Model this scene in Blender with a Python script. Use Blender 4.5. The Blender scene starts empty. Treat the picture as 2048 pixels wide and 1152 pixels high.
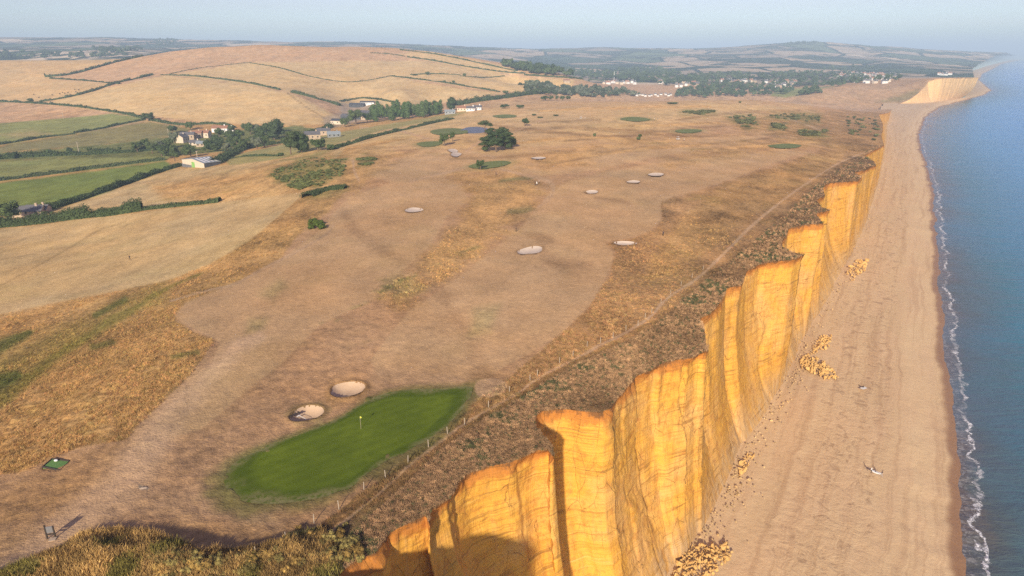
import bpy, bmesh, math, random
import numpy as np
random.seed(7)
RNG = np.random.default_rng(11)
PI = math.pi
C = bpy.context.scene.collection

# ------------------------------------------------------------------ camera, sky, sun, exposure
CAMH = 98.0
FPX = 1365.0                                   # focal length in photograph pixels (2048 wide)
PITCH = math.atan((576 - 106) / FPX)
CP, SP = math.cos(PITCH), math.sin(PITCH)
sc = bpy.context.scene
cd = bpy.data.cameras.new('camera')
cam = bpy.data.objects.new('camera', cd); C.objects.link(cam)
cam.location = (0, 0, CAMH)
cam.rotation_euler = (PI / 2 - PITCH, 0, 0)
cd.sensor_width = 36.0; cd.lens = 36.0 * FPX / 2048
cd.clip_start = 1.0; cd.clip_end = 90000.0
sc.camera = cam

SUN_EL = math.radians(23.0)
SUN_AZ = math.radians(11.0)                    # light travels this far to the right of straight ahead (+Y)
world = bpy.data.worlds.new('World'); sc.world = world
world.use_nodes = True
wn = world.node_tree; wn.nodes.clear()
sky = wn.nodes.new('ShaderNodeTexSky'); sky.sky_type = 'NISHITA'
sky.sun_disc = False; sky.sun_elevation = SUN_EL
sky.sun_rotation = PI + SUN_AZ
sky.altitude = 100; sky.air_density = 1.0; sky.dust_density = .6; sky.ozone_density = 3.5
bg = wn.nodes.new('ShaderNodeBackground'); bg.inputs[1].default_value = 0.10
wo = wn.nodes.new('ShaderNodeOutputWorld')
hs_ = wn.nodes.new('ShaderNodeHueSaturation'); hs_.inputs['Saturation'].default_value = .72; hs_.inputs['Hue'].default_value = .565
wn.links.new(sky.outputs[0], hs_.inputs['Color']); wn.links.new(hs_.outputs[0], bg.inputs[0]); wn.links.new(bg.outputs[0], wo.inputs[0])
sd = bpy.data.lights.new('sun', 'SUN'); sd.energy = 4.7; sd.angle = math.radians(2.2); sd.color = (1.0, 0.87, 0.69)
sun = bpy.data.objects.new('sun', sd); C.objects.link(sun)
sun.rotation_euler = (PI / 2 - SUN_EL, 0, -SUN_AZ)
sun.location = (0, 0, 300)
sc.view_settings.view_transform = 'Standard'; sc.view_settings.look = 'None'
sc.view_settings.gamma = 1; sc.view_settings.use_curve_mapping = False
sc.view_settings.exposure = 0.46
HAZE = 1.7e-4
sc.cycles.use_denoising = False
sc.cycles.max_bounces = 5; sc.cycles.diffuse_bounces = 2; sc.cycles.glossy_bounces = 2
sc.cycles.transmission_bounces = 2; sc.cycles.volume_bounces = 0; sc.cycles.transparent_max_bounces = 4
sc.cycles.caustics_reflective = False; sc.cycles.caustics_refractive = False
sc.cycles.sample_clamp_indirect = 4.0

# ------------------------------------------------------------------ small maths
def ray(u, v):
    x = (np.asarray(u, float) - 1024) / FPX; y = (np.asarray(v, float) - 576) / FPX
    return x, CP - y * SP, -(SP + y * CP)
def at(u, v, z):
    rx, ry, rz = ray(u, v); t = (z - CAMH) / rz
    return rx * t, ry * t
def proj(x, y, z):
    dz = z - CAMH; zc = y * CP - dz * SP; yc = -(y * SP + dz * CP)
    return 1024 + FPX * x / zc, 576 + FPX * yc / zc

def hash2(ix, iy, seed):
    h = (ix.astype(np.int64) * 374761393 + iy.astype(np.int64) * 668265263 + seed * 2147483647) & 0xffffffff
    h = ((h ^ (h >> 13)) * 1274126177) & 0xffffffff
    return ((h ^ (h >> 16)) & 0xffffff) / float(0xffffff)
def vnoise(x, y, seed=0):
    x = np.asarray(x, float); y = np.asarray(y, float)
    ix = np.floor(x); iy = np.floor(y); fx = x - ix; fy = y - iy
    fx = fx * fx * (3 - 2 * fx); fy = fy * fy * (3 - 2 * fy)
    a = hash2(ix, iy, seed); b = hash2(ix + 1, iy, seed); c = hash2(ix, iy + 1, seed); d = hash2(ix + 1, iy + 1, seed)
    return (a + (b - a) * fx) * (1 - fy) + (c + (d - c) * fx) * fy
def fbm(x, y, seed=0, octs=4, gain=.5):
    s = 0; a = 1; t = 0
    for k in range(octs):
        s = s + a * (vnoise(x, y, seed + k * 17) * 2 - 1); t += a; a *= gain
        x = x * 2.03 + 11.3; y = y * 2.03 + 5.7
    return s / t
def sstep(a, b, x):
    t = np.clip((x - a) / (b - a), 0, 1); return t * t * (3 - 2 * t)
def inpoly(px, py, poly):
    P_ = np.asarray(poly, float); n = len(P_); ins = np.zeros(px.shape, bool)
    for i in range(n):
        x1, y1 = P_[i]; x2, y2 = P_[(i + 1) % n]
        if y1 == y2: continue
        c = ((y1 > py) != (y2 > py)) & (px < (x2 - x1) * (py - y1) / (y2 - y1) + x1)
        ins ^= c
    return ins
def segdist(px, py, pts, closed=False):
    """distance to a polyline, and the parameter (index) of the nearest point"""
    P_ = np.asarray(pts, float); n = len(P_)
    best = np.full(px.shape, 1e18); par = np.zeros(px.shape)
    for i in range(n if closed else n - 1):
        x1, y1 = P_[i][:2]; x2, y2 = P_[(i + 1) % n][:2]
        dx, dy = x2 - x1, y2 - y1; L = dx * dx + dy * dy + 1e-12
        t = np.clip(((px - x1) * dx + (py - y1) * dy) / L, 0, 1)
        d = (px - x1 - t * dx) ** 2 + (py - y1 - t * dy) ** 2
        m = d < best
        best = np.where(m, d, best); par = np.where(m, i + t, par)
    return np.sqrt(best), par
def smoothline(pts, n):
    """Catmull-Rom through the points, n samples a span"""
    P_ = [np.asarray(p, float) for p in pts]; out = []
    for i in range(len(P_) - 1):
        p0 = P_[max(i - 1, 0)]; p1 = P_[i]; p2 = P_[i + 1]; p3 = P_[min(i + 2, len(P_) - 1)]
        for k in range(n):
            t = k / n
            out.append(.5 * ((2 * p1) + (-p0 + p2) * t + (2 * p0 - 5 * p1 + 4 * p2 - p3) * t * t + (-p0 + 3 * p1 - 3 * p2 + p3) * t ** 3))
    out.append(P_[-1]); return np.array(out)
def resample(pts, step):
    P_ = np.asarray(pts, float); d = np.r_[0, np.cumsum(np.hypot(*(np.diff(P_[:, :2], axis=0).T)))]
    n = max(2, int(d[-1] / step) + 1); s = np.linspace(0, d[-1], n)
    return np.stack([np.interp(s, d, P_[:, k]) for k in range(P_.shape[1])], 1)

# ------------------------------------------------------------------ the lie of the land
def D(d): return ('d', d)
CT = [ # photograph pixel and height (or distance) of points on the ground
 (700,900,44),(300,1000,44.2),(1000,780,44),(50,1080,44),(600,650,43.6),(1000,520,43),(1250,470,43),(1000,380,42.3),(1400,340,42.5),
 (900,300,41.5),(850,265,39),(1200,265,42),(1450,265,41),(1600,300,41),(1600,262,38),(1500,235,38),(1650,238,31),(1720,250,28),
 (1700,350,40.5),(1740,322,37),(1760,290,34),(1763,262,29),(1758,240,22),(1752,229,18.5),(1650,360,42.5),(1400,600,44),(1230,830,44),(900,1000,44),
 (1050,220,38.5),(1300,205,40.5),(1400,200,39.5),(1500,200,34),(1570,207,26),(1650,215,20),(1200,203,38),(1100,205,36),(1000,235,37),
 (0,955,41.5),(0,860,40),(0,760,38),(200,800,42.2),(350,640,42),(0,640,33),(150,600,34.5),(300,572,36.5),(450,520,39.5),(560,445,41),(650,400,41.5),
 (0,540,27.5),(0,465,22),(150,470,25),(150,520,29),(300,480,32),(450,450,36),(250,430,27),(430,405,31.5),(560,390,37),
 (500,345,33),(400,335,25),(620,330,39.5),(690,350,41.5),(690,300,38),(600,300,33),(730,300,40),(0,435,19),(0,380,17),(0,330,16.5),(200,340,18),(300,310,18.5),(450,300,21),
 (550,292,26),(620,262,21),(700,262,26),(760,240,22),(800,228,22),(860,228,27),(900,222,30),(700,225,20),(0,300,17),(0,255,21),(0,210,26),(200,290,17.5),(200,235,25),
 (350,270,19),(450,258,20),(560,248,22),(300,232,27),(650,235,22),(720,205,24),(850,205,27),(960,205,31),
 (100,203,32),(300,180,D(1030)),(450,200,D(950)),(600,190,D(1000)),(300,152,D(1250)),(450,150,D(1280)),(450,120,D(1480)),(600,150,D(1250)),(600,120,D(1500)),
 (800,180,D(1080)),(800,150,D(1350)),(800,120,D(1600)),(900,180,D(1150)),(1000,188,D(1150)),(950,155,D(1380)),(1000,165,D(1300)),(1080,175,D(1300)),
 (420,94,D(1700)),(520,89,D(1750)),(600,92,D(1780)),(700,93,D(1820)),(780,95,D(1830)),(860,103,D(1800)),(940,116,D(1720)),(1000,129,D(1640)),(1060,142,D(1580)),(1130,156,D(1500)),
 (340,103,D(1620)),(260,117,D(1560)),(180,120,D(1560)),(80,121,D(1540)),(0,122,D(1520)),(-120,123,D(1500)),(0,160,D(1270)),(150,160,D(1250)),(180,140,D(1380)),
 (-200,960,40),(-200,640,30),(-200,430,18),(-200,300,18),(-200,200,30),(-200,160,D(1250)),
 # Freshwater valley and the brown headland beyond
 (1650,204,D(1420)),(1730,209,D(1400)),(1570,204,D(1480)),(1780,211,D(1390)),(1700,190,D(1480)),(1640,180,D(1520)),(1750,170,D(1600)),(1700,170,D(1620)),(1800,165,D(1600)),
 (1800,158,D(1780)),(1815,200,D(1400)),(1836,185,D(1425)),(1848,172,D(1440)),(1858,161,D(1460)),(1890,156,D(1540)),(1957,155,D(1690)),(1760,160,D(1800)),
 # valley floor and villages
 (1250,178,D(1750)),(1400,175,D(1820)),(1500,170,D(1950)),(1600,182,D(1750)),(1250,160,D(2300)),(1400,155,D(2400)),(1550,160,D(2200)),(1700,155,D(2250)),(1100,160,D(2000)),(1750,148,D(2500)),
 (1100,140,D(3000)),(1250,140,D(3100)),(1400,140,D(3000)),(1550,140,D(2900)),(1700,140,D(2900)),(1840,145,D(2600)),(1930,147,D(2500)),(1900,135,D(3200)),
 # far hills
 (1100,122,D(4200)),(1250,122,D(4200)),(1400,122,D(3900)),(1550,118,D(3900)),(1700,122,D(3800)),(1850,122,D(4000)),(1950,128,D(4000)),(1985,124,D(4600)),
 (1500,106,D(4800)),(1600,98,D(5000)),(1700,106,D(4800)),(1580,87,D(5700)),(1640,84,D(5900)),(1690,90,D(6200)),(1780,94,D(6400)),(1850,98,D(6400)),(1950,104,D(6500)),(2048,107,D(7500)),
 (1400,98,D(5800)),(1300,97,D(6200)),(1200,96,D(6400)),(1100,98,D(6400)),(1000,97,D(6400)),(900,92,D(6200)),(800,88,D(6000)),(700,84,D(5900)),(600,85,D(5800)),(500,82,D(5800)),(430,80,D(5800)),
 (250,76,D(5600)),(100,74,D(5600)),(0,76,D(5600)),(-200,78,D(5600)),(150,92,D(4000)),(0,94,D(4000)),(60,104,D(2900)),(200,106,D(2650)),(-150,106,D(2900)),
 (270,101,D(3000)),(400,92,D(4500)),(2200,112,D(9000))]
WP = [ # hidden ground, in metres
 (-700,2100,45),(-1500,2200,40),(-1000,1950,45),(-1300,2000,50),(0,2150,30),(-1500,2000,50),(-500,3000,55),(-100,3200,40),
 (250,1200,14),(400,1180,8),(100,1350,14),(560,1180,5),(0,1500,30),(640,1250,3.5),(300,1500,6),
 (1120,1900,30),(1000,2050,14),(0,9500,40),(-4000,9500,60),(3000,9500,60),(0,40,44),(-60,35,43.8),(-30,50,44.2),(20,60,44),(60,40,44),
 (90,100,44),(220,250,43),(400,450,38),(600,650,30),(900,950,20),(2100,2000,5),(1300,1400,20),(3500,3300,5),(5000,6000,5)]
pts = []
for u, v, z in CT:
    rx, ry, rz = ray(u, v)
    if isinstance(z, tuple):
        t = z[1] / ry
        pts.append((rx * t, z[1], CAMH + rz * t))
    else:
        t = (z - CAMH) / rz; pts.append((rx * t, ry * t, z))
pts += WP
pts = np.array(pts, float)
AZS = 3.0
def feat(x, y):
    d = np.hypot(x, y)
    return np.arctan2(x, y) * AZS, np.log(np.maximum(d, 1.0)) * 1.6
fa, fl = feat(pts[:, 0], pts[:, 1])
# drop control points that nearly coincide
keep = []
for i in range(len(pts)):
    if all((fa[i] - fa[j]) ** 2 + (fl[i] - fl[j]) ** 2 > .02 ** 2 for j in keep): keep.append(i)
pts = pts[keep]; fa = fa[keep]; fl = fl[keep]
def kern(r2): return np.sqrt(r2 + 0.0025)
N_ = len(pts)
K = kern((fa[:, None] - fa[None]) ** 2 + (fl[:, None] - fl[None]) ** 2) - np.eye(N_) * .004
A_ = np.zeros((N_ + 3, N_ + 3)); A_[:N_, :N_] = K
A_[:N_, N_] = 1; A_[:N_, N_ + 1] = fa; A_[:N_, N_ + 2] = fl; A_[N_:, :N_] = A_[:N_, N_:].T
Wt = np.linalg.solve(A_, np.r_[pts[:, 2], 0, 0, 0])
RIDGE = [at(-60, 1150, 45), at(60, 1128, 45.5), at(170, 1105, 46), at(270, 1092, 46.6), at(350, 1112, 46.4), at(430, 1130, 46), at(520, 1118, 45.5), at(580, 1108, 45)]
def blocky(x, seed, w=.07):
    ix = np.floor(x); fx = x - ix; a = hash2(ix, ix * 0, seed); b2 = hash2(ix + 1, ix * 0, seed); return a + (b2 - a) * sstep(.5 - w, .5 + w, fx) - .5
def rawheight(x, y):
    x = np.asarray(x, float); y = np.asarray(y, float); shp = x.shape; x = x.ravel(); y = y.ravel()
    a, l = feat(x, y); out = np.empty(len(x))
    for s in range(0, len(x), 20000):
        aa = a[s:s + 20000]; ll = l[s:s + 20000]
        out[s:s + 20000] = kern((aa[:, None] - fa[None]) ** 2 + (ll[:, None] - fl[None]) ** 2) @ Wt[:N_] + Wt[N_] + Wt[N_ + 1] * aa + Wt[N_ + 2] * ll
    d = np.hypot(x, y)
    amp = np.interp(d, [60, 150, 400, 1200, 2500, 6000], [.25, .5, 1.0, 1.6, 6, 14])
    sc_ = np.interp(d, [60, 400, 1500, 4000], [1 / 22., 1 / 40., 1 / 130., 1 / 320.])
    out += amp * .8 * (fbm(x / 34, y / 34, 5, 3) * sstep(900, 300, d) + fbm(x / 220, y / 220, 9, 4) * sstep(500, 2000, d))
    m = (d < 90)
    if m.any():
        dd, _ = segdist(x[m], y[m], RIDGE)
        out[m] += 1.15 * np.exp(-(dd / 2.6) ** 2) * (1 + .35 * fbm(x[m] / 3, y[m] / 3, 31, 2))
    return out.reshape(shp)

# polar table of heights (fine where the ground is near)
AZ0, AZ1, NA = math.radians(-52), math.radians(52), 1080
azs = np.linspace(AZ0, AZ1, NA)
rows = [36.0]
while rows[-1] < 13500:
    d = rows[-1]
    rows.append(d + max(.22, min(d * d / 36900 * 1.45, d * .0105)))
rows = np.array(rows); NR = len(rows)
GA, GD = np.meshgrid(azs, rows)
GX = np.sin(GA) * GD; GY = np.cos(GA) * GD
# heights on a coarser table, then interpolated for lookups; the mesh itself uses the full table
GZ = rawheight(GX, GY)
def height(x, y):
    x = np.asarray(x, float); y = np.asarray(y, float)
    a = np.clip((np.arctan2(x, y) - AZ0) / (AZ1 - AZ0) * (NA - 1), 0, NA - 1.001)
    d = np.clip(np.hypot(x, y), rows[0], rows[-1] - 1)
    r = np.interp(d, rows, np.arange(NR)); r = np.clip(r, 0, NR - 1.001)
    ia = a.astype(int); ir = r.astype(int); ta = a - ia; tr = r - ir
    return (GZ[ir, ia] * (1 - ta) + GZ[ir, ia + 1] * ta) * (1 - tr) + (GZ[ir + 1, ia] * (1 - ta) + GZ[ir + 1, ia + 1] * ta) * tr
def place(u, v):
    """where the line of sight through a photograph pixel meets the ground"""
    rx, ry, rz = ray(u, v); h = math.hypot(rx, ry)
    d = rows; x = rx / h * d; y = ry / h * d; zr = CAMH + rz / h * d
    zt = height(x, y); below = np.nonzero(zr <= zt)[0]
    if len(below) == 0: i = NR - 2
    else: i = max(1, below[0])
    a = zr[i - 1] - zt[i - 1]; b = zr[i] - zt[i]; t = 0 if a == b else np.clip(a / (a - b), 0, 1)
    dd = d[i - 1] + (d[i] - d[i - 1]) * t
    X, Y = rx / h * dd, ry / h * dd
    return np.array([X, Y, float(height(X, Y))])
def placeline(pl, n=4):
    return np.array([place(u, v) for u, v in smoothline(pl, n)])

# ------------------------------------------------------------------ coast lines
EDGE1 = [(655,1160),(712,1121),(750,1104),(777,1066),(824,1044),(852,1031),(857,1044),(862,1020),(900,996),(911,980),(914,968),(932,949),(974,934),(1024,924),
 (1074,901),(1096,899),(1108,914),(1104,890),(1082,868),(1069,846),(1071,832),(1082,823),(1124,818),(1170,823),(1199,826),(1221,817),(1236,796),(1256,773),(1271,753),(1299,742),(1324,727),(1355,720),(1386,716),(1404,704),
 (1417,702),(1411,686),(1408,658),(1399,638),(1419,628),(1436,612),(1449,589),(1452,577),(1484,570),(1494,542),(1524,527),(1560,522),(1590,519),(1608,510),(1580,503),(1566,494),(1563,484),(1573,471),(1577,457),
 (1611,450),(1647,447),(1631,427),(1660,421),(1643,414),(1633,400),(1650,392),(1646,374),(1656,367),(1690,364),(1716,362),(1724,352),(1706,346),(1731,340),(1752,331),(1747,322),(1728,312),(1741,304),(1757,297),(1768,290),(1762,272),(1766,258),(1765,245),(1757,229),(1776,226),(1782,221)]
PROM = [(-60,-20),(-38,8),(-22,26),(-10,37),(-4.5,43),(-4,50),(-8,55.5),(-14,57)]     # the headland just below the frame
E1 = np.array([place(u, v) for u, v in EDGE1])
E1 = np.vstack([[(x, y, 44.2) for x, y in PROM], E1])
BASE1 = [(1340,1152),(1372,1105),(1400,1060),(1440,990),(1455,955),(1480,900),(1530,830),(1560,775),(1585,730),(1615,660),(1660,590),(1690,530),(1730,450),(1752,380),(1765,330),(1773,290),(1777,250),(1782,222)]
B1 = [np.r_[at(u, v, 4.0), 4.0] for u, v in BASE1]
d0 = B1[0] - B1[2]; d0 = d0 / np.hypot(*d0[:2])
B1 = [B1[0] + d0 * 95 + np.array([6, 2, 0]), B1[0] + d0 * 62 + np.array([4, 1, 0]), B1[0] + d0 * 30] + B1
B1 = smoothline(B1, 4)
EDGE2 = [(1786,211),(1818,200),(1836,187),(1848,175),(1857,163),(1886,157),(1920,156),(1957,155)]
E2 = np.array([place(u, v) for u, v in EDGE2])
BASE2 = [(1784,213),(1800,211),(1836,206),(1866,203),(1896,199),(1920,195),(1940,189)]
B2 = np.array([np.r_[at(u, v, 4.0), 4.0] for u, v in BASE2])
endx = np.array([E2[-1][0] + 12, E2[-1][1] - 25, 4.0])
WATER = [(1935,1420),(1932,1300),(1928,1152),(1917,1050),(1916,960),(1909,870),(1903,800),(1889,700),(1884,620),(1877,560),(1874,520),(1870,450),(1867,390),(1857,340),(1842,300),(1838,270),(1850,235),(1880,214),(1920,203),(1965,191),(1983,181),(1972,172),(1958,160),(1964,148),(1985,138),(2003,128),(2030,122),(2060,117.5),(2100,115)]
WL = np.array([np.r_[at(u, v, 0.0), 0.0] for u, v in WATER])
WL[-1] = (9000, 9500, 0)
# land boundary beyond the second headland, running just behind the far beach
FARB = [(1942,150),(1954,141),(1975,133.5),(1997,127),(2026,119.5),(2052,115.8)]
FB = np.array([np.r_[at(u, v, 6.0), 6.0] for u, v in FARB])
LAND = np.vstack([E1, E2, FB, [[9400, 12000, 5]], [[-14000, 12000, 0]], [[-14000, 20, 0]]])

# ------------------------------------------------------------------ star-shaped patches cut into the ground (bunkers, greens)
class Patch:
    def __init__(s, pl, depth, n=96):
        w = np.array([place(u, v)[:2] for u, v in pl]); w = np.vstack([w, w[:1]])
        q = smoothline(np.vstack([w[-2], w, w[1]]), 8)[8:-8]
        s.c = w[:-1].mean(0); th = np.arctan2(q[:, 1] - s.c[1], q[:, 0] - s.c[0]); r = np.hypot(q[:, 0] - s.c[0], q[:, 1] - s.c[1])
        o = np.argsort(th); th = th[o]; r = r[o]
        s.th = np.r_[th - 2 * PI, th, th + 2 * PI]; s.R = np.r_[r, r, r]; s.depth = depth; s.n = n; s.rmax = r.max()
    def rel(s, x, y):
        t = np.arctan2(y - s.c[1], x - s.c[0]); return np.hypot(x - s.c[0], y - s.c[1]) / np.interp(t, s.th, s.R)
PATCHES = {}
def patch(key, pl, depth): PATCHES[key] = Patch(pl, depth); return PATCHES[key]
patch('green', [(448,962),(470,925),(520,897),(600,868),(680,835),(735,800),(800,781),(880,777),(938,773),(945,782),(930,812),(885,860),(830,895),(745,940),(690,982),(600,1003),(520,1008),(470,995)], 0)
patch('bunker_a', [(661,786),(668,772),(690,765),(716,764),(731,772),(724,783),(700,792),(675,794)], 1.1)
patch('bunker_b', [(578,836),(592,820),(615,811),(640,813),(648,823),(636,834),(608,842),(590,843)], 1.1)
patch('bunker_c', [(810,420),(825,415),(843,417),(846,421),(830,424),(815,424)], .5)
patch('bunker_d', [(1034,503),(1050,496),(1072,492),(1085,496),(1078,505),(1055,508),(1040,508)], .8)
patch('bunker_e', [(1227,485),(1245,482),(1268,484),(1273,488),(1250,490),(1236,489)], .6)
patch('bunker_f', [(1168,384),(1182,380),(1195,382),(1193,386),(1178,387)], .6)
patch('bunker_g', [(1253,364),(1266,361),(1280,363),(1276,366),(1260,366)], .6)
patch('bunker_h', [(1296,349),(1310,346),(1327,348),(1322,352),(1303,352)], .6)
patch('bunker_i', [(896,300),(908,298),(916,303),(906,306)], .4)
patch('bunker_j', [(903,307),(912,305),(923,308),(914,314),(904,312)], .4)
patch('bunker_k', [(1062,316),(1080,314),(1092,316),(1076,319)], .4)
patch('green_b', [(937,334),(950,328),(975,324),(1005,322),(1022,325),(1010,331),(985,336),(960,338)], 0)
patch('green_c', [(833,288),(850,284),(875,283),(885,286),(872,292),(850,294)], 0)
patch('green_d', [(1535,292),(1552,289),(1585,288),(1603,291),(1590,296),(1560,297)], 0)
patch('green_e', [(1350,262),(1368,259),(1395,259),(1404,262),(1385,266),(1362,266)], 0)
patch('green_f', [(1240,238),(1262,234),(1290,236),(1300,240),(1280,243),(1258,242)], 0)
patch('green_g', [(985,232),(1010,229),(1032,231),(1028,235),(1002,236)], 0)
patch('green_h', [(862,262),(890,257),(925,258),(935,266),(905,269),(870,269)], 0)
patch('pond', [(920,262),(935,257),(960,256),(985,259),(975,265),(945,267),(928,266)], .5)
patch('tee_mat', [(82,938),(105,917),(142,920),(122,940)], 0)
patch('bald', [(950,778),(957,763),(985,757),(1010,765),(1012,782),(990,796),(965,795)], 0)
def patch_dip(x, y, z):
    for k, p in PATCHES.items():
        m = (np.abs(x - p.c[0]) < p.rmax * 1.3) & (np.abs(y - p.c[1]) < p.rmax * 1.3)
        if not m.any(): continue
        r = p.rel(x[m], y[m]); zz = z[m]
        if p.depth: zz = zz + np.where(r < 1, -p.depth * (1 - np.clip(r, 0, 1) ** 3), .12 * p.depth * sstep(1.35, 1.05, r))
        ins = r < .99
        if k != 'bald': zz = zz - np.where(r < .97, .10 if np.hypot(*p.c) < 300 else .3, 0)
        z[m] = zz
    return z

# ------------------------------------------------------------------ materials
def newmat(name):
    m = bpy.data.materials.new(name); m.use_nodes = True
    nt = m.node_tree; nt.nodes.clear()
    out = nt.nodes.new('ShaderNodeOutputMaterial'); b = nt.nodes.new('ShaderNodeBsdfPrincipled')
    nt.links.new(b.outputs[0], out.inputs[0]); b.inputs['Roughness'].default_value = .95
    b.inputs['Specular IOR Level'].default_value = .1
    return m, nt, b
class NB:
    """tiny node helper"""
    def __init__(s, nt): s.nt = nt
    def n(s, t, **k):
        q = s.nt.nodes.new(t)
        for a, b in k.items(): setattr(q, a, b)
        return q
    def l(s, a, b): s.nt.links.new(a, b)
    def pos(s): return s.n('ShaderNodeNewGeometry').outputs['Position']
    def mapping(s, vec, scale, rot=(0, 0, 0)):
        m = s.n('ShaderNodeMapping'); s.l(vec, m.inputs[0]); m.inputs['Scale'].default_value = scale; m.inputs['Rotation'].default_value = rot; return m.outputs[0]
    def noise(s, vec, scale, detail=4, rough=.55, dist=0.0, dims='3D'):
        q = s.n('ShaderNodeTexNoise'); q.noise_dimensions = dims; s.l(vec, q.inputs['Vector']); q.inputs['Scale'].default_value = scale
        q.inputs['Detail'].default_value = detail; q.inputs['Roughness'].default_value = rough; q.inputs['Distortion'].default_value = dist; return q.outputs[0]
    def ramp(s, fac, stops, interp='LINEAR'):
        r = s.n('ShaderNodeValToRGB'); r.color_ramp.interpolation = interp
        e = r.color_ramp.elements
        while len(e) > 1: e.remove(e[-1])
        for i, (p, c) in enumerate(stops):
            if i == 0: e[0].position = p; q = e[0]
            else: q = e.new(p)
            q.color = tuple(c) + (1,) if hasattr(c, '__len__') else (c, c, c, 1)
        s.l(fac, r.inputs[0]); return r.outputs[0]
    def mix(s, fac, a, b, blend='MIX'):
        m = s.n('ShaderNodeMix'); m.data_type = 'RGBA'; m.blend_type = blend
        for sock, val in ((m.inputs[0], fac), (m.inputs[6], a), (m.inputs[7], b)):
            if hasattr(val, 'links') or hasattr(val, 'is_linked'): s.l(val, sock)
            elif hasattr(val, '__len__'): sock.default_value = tuple(val) + (1,)
            else: sock.default_value = val
        return m.outputs[2]
    def math(s, op, a, b=None, c=None, clamp=False):
        m = s.n('ShaderNodeMath'); m.operation = op; m.use_clamp = clamp
        for i, v in enumerate((a, b, c)):
            if v is None: continue
            if hasattr(v, 'is_linked'): s.l(v, m.inputs[i])
            else: m.inputs[i].default_value = v
        return m.outputs[0]
    def attr(s, name, out='Color', typ='GEOMETRY'):
        a = s.n('ShaderNodeAttribute'); a.attribute_name = name; a.attribute_type = typ; return a.outputs[out]
    def bump(s, h, strength, dist, bsdf):
        b = s.n('ShaderNodeBump'); b.inputs['Strength'].default_value = strength; b.inputs['Distance'].default_value = dist
        s.l(h, b.inputs['Height']); s.l(b.outputs[0], bsdf.inputs['Normal']); return b
def plain(name, col, rough=.8, var=.25, scale=3.0, spec=.2, metal=0.0):
    m, nt, b = newmat(name); h = NB(nt); p = h.n('ShaderNodeTexCoord').outputs['Object']
    n = h.noise(p, scale, 4)
    c = h.mix(n, [max(0, x * (1 - var)) for x in col], [min(1, x * (1 + var)) for x in col])
    h.l(c, b.inputs['Base Color']); b.inputs['Roughness'].default_value = rough; b.inputs['Specular IOR Level'].default_value = spec; b.inputs['Metallic'].default_value = metal
    return m

# ground: colour and roughness come from the fields, fairways and rough, grain from noise
M = {}
m, nt, b = newmat('ground'); h = NB(nt); p = h.pos()
col = h.attr('col'); rg = h.attr('rough', 'Fac'); pm = h.attr('patchwork', 'Fac')
n1 = h.noise(p, .9, 5, .62); n2 = h.noise(h.mapping(p, (1, .6, 1), (0, 0, .55)), .10, 9, .74); n3 = h.noise(h.mapping(p, (1, .35, 1), (0, 0, .55)), .05, 4, .6); n4 = h.noise(p, 3.2, 3, .7)
amp = h.math('MULTIPLY_ADD', rg, 1.0, .16)
k1 = h.math('SUBTRACT', n1, .5); k2 = h.math('SUBTRACT', n2, .5); k3 = h.math('SUBTRACT', n3, .5); k4 = h.math('SUBTRACT', n4, .5)
tot = h.math('ADD', h.math('MULTIPLY', k1, 1.8), h.math('ADD', h.math('MULTIPLY', k2, 2.5), h.math('ADD', h.math('MULTIPLY', k3, .8), h.math('MULTIPLY', k4, 1.0))))
fac = h.math('MULTIPLY_ADD', h.math('MULTIPLY', tot, amp), 1.0, 1.0)
base = h.mix(1.0, col, h.n('ShaderNodeCombineColor').outputs[0], 'MULTIPLY')
cc = nt.nodes[-1]
comb = [q for q in nt.nodes if q.bl_idname == 'ShaderNodeCombineColor'][0]
facc = h.math('MAXIMUM', fac, .25)
for i in range(3): h.l(facc, comb.inputs[i])
# warm / cool drift
dr = h.noise(p, .035, 4, .6)
base = h.mix(h.math('MULTIPLY', h.ramp(dr, [(.38, 0.0), (.62, 1.0)]), .32), base, h.mix(1.0, base, (1.16, .96, .72), 'MULTIPLY'))
g2 = h.noise(p, .06, 5, .65, .6)
base = h.mix(h.math('MULTIPLY', h.ramp(g2, [(.56, 0.0), (.68, 1.0)]), h.math('MULTIPLY', rg, .35)), base, h.mix(1.0, base, (.62, .82, .5), 'MULTIPLY'))
# far patchwork of fields with hedges
vo = h.n('ShaderNodeTexVoronoi'); vo.voronoi_dimensions = '2D'; vo.inputs['Scale'].default_value = 1 / 330.; vo.inputs['Randomness'].default_value = .9
vw = h.mapping(p, (1, .55, 1), (0, 0, .5)); h.l(vw, vo.inputs['Vector'])
ve = h.n('ShaderNodeTexVoronoi'); ve.voronoi_dimensions = '2D'; ve.feature = 'DISTANCE_TO_EDGE'; ve.inputs['Scale'].default_value = 1 / 330.; ve.inputs['Randomness'].default_value = .9
h.l(vw, ve.inputs['Vector'])
sep = h.n('ShaderNodeSeparateColor'); h.l(vo.outputs['Color'], sep.inputs[0])
fc = h.ramp(sep.outputs[0], [(0, (.52, .39, .24)), (.20, (.11, .15, .06)), (.34, (.40, .31, .2)), (.48, (.07, .105, .045)), (.62, (.66, .52, .34)), (.76, (.15, .19, .08)), (.88, (.30, .24, .15))], 'CONSTANT')
wd = h.noise(p, .004, 3, .6)
fc = h.mix(h.ramp(wd, [(.50, 0.0), (.56, 1.0)]), fc, (.03, .05, .02))
hg = h.ramp(h.math('ADD', ve.outputs[0], h.math('MULTIPLY', h.math('SUBTRACT', h.noise(p, .03, 3), .5), .06)), [(.026, 1.0), (.045, 0.0)])
fc = h.mix(hg, fc, (.022, .037, .015))
fc = h.mix(1.0, fc, h.ramp(n3, [(.3, .8), (.7, 1.15)]), 'MULTIPLY')
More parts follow.
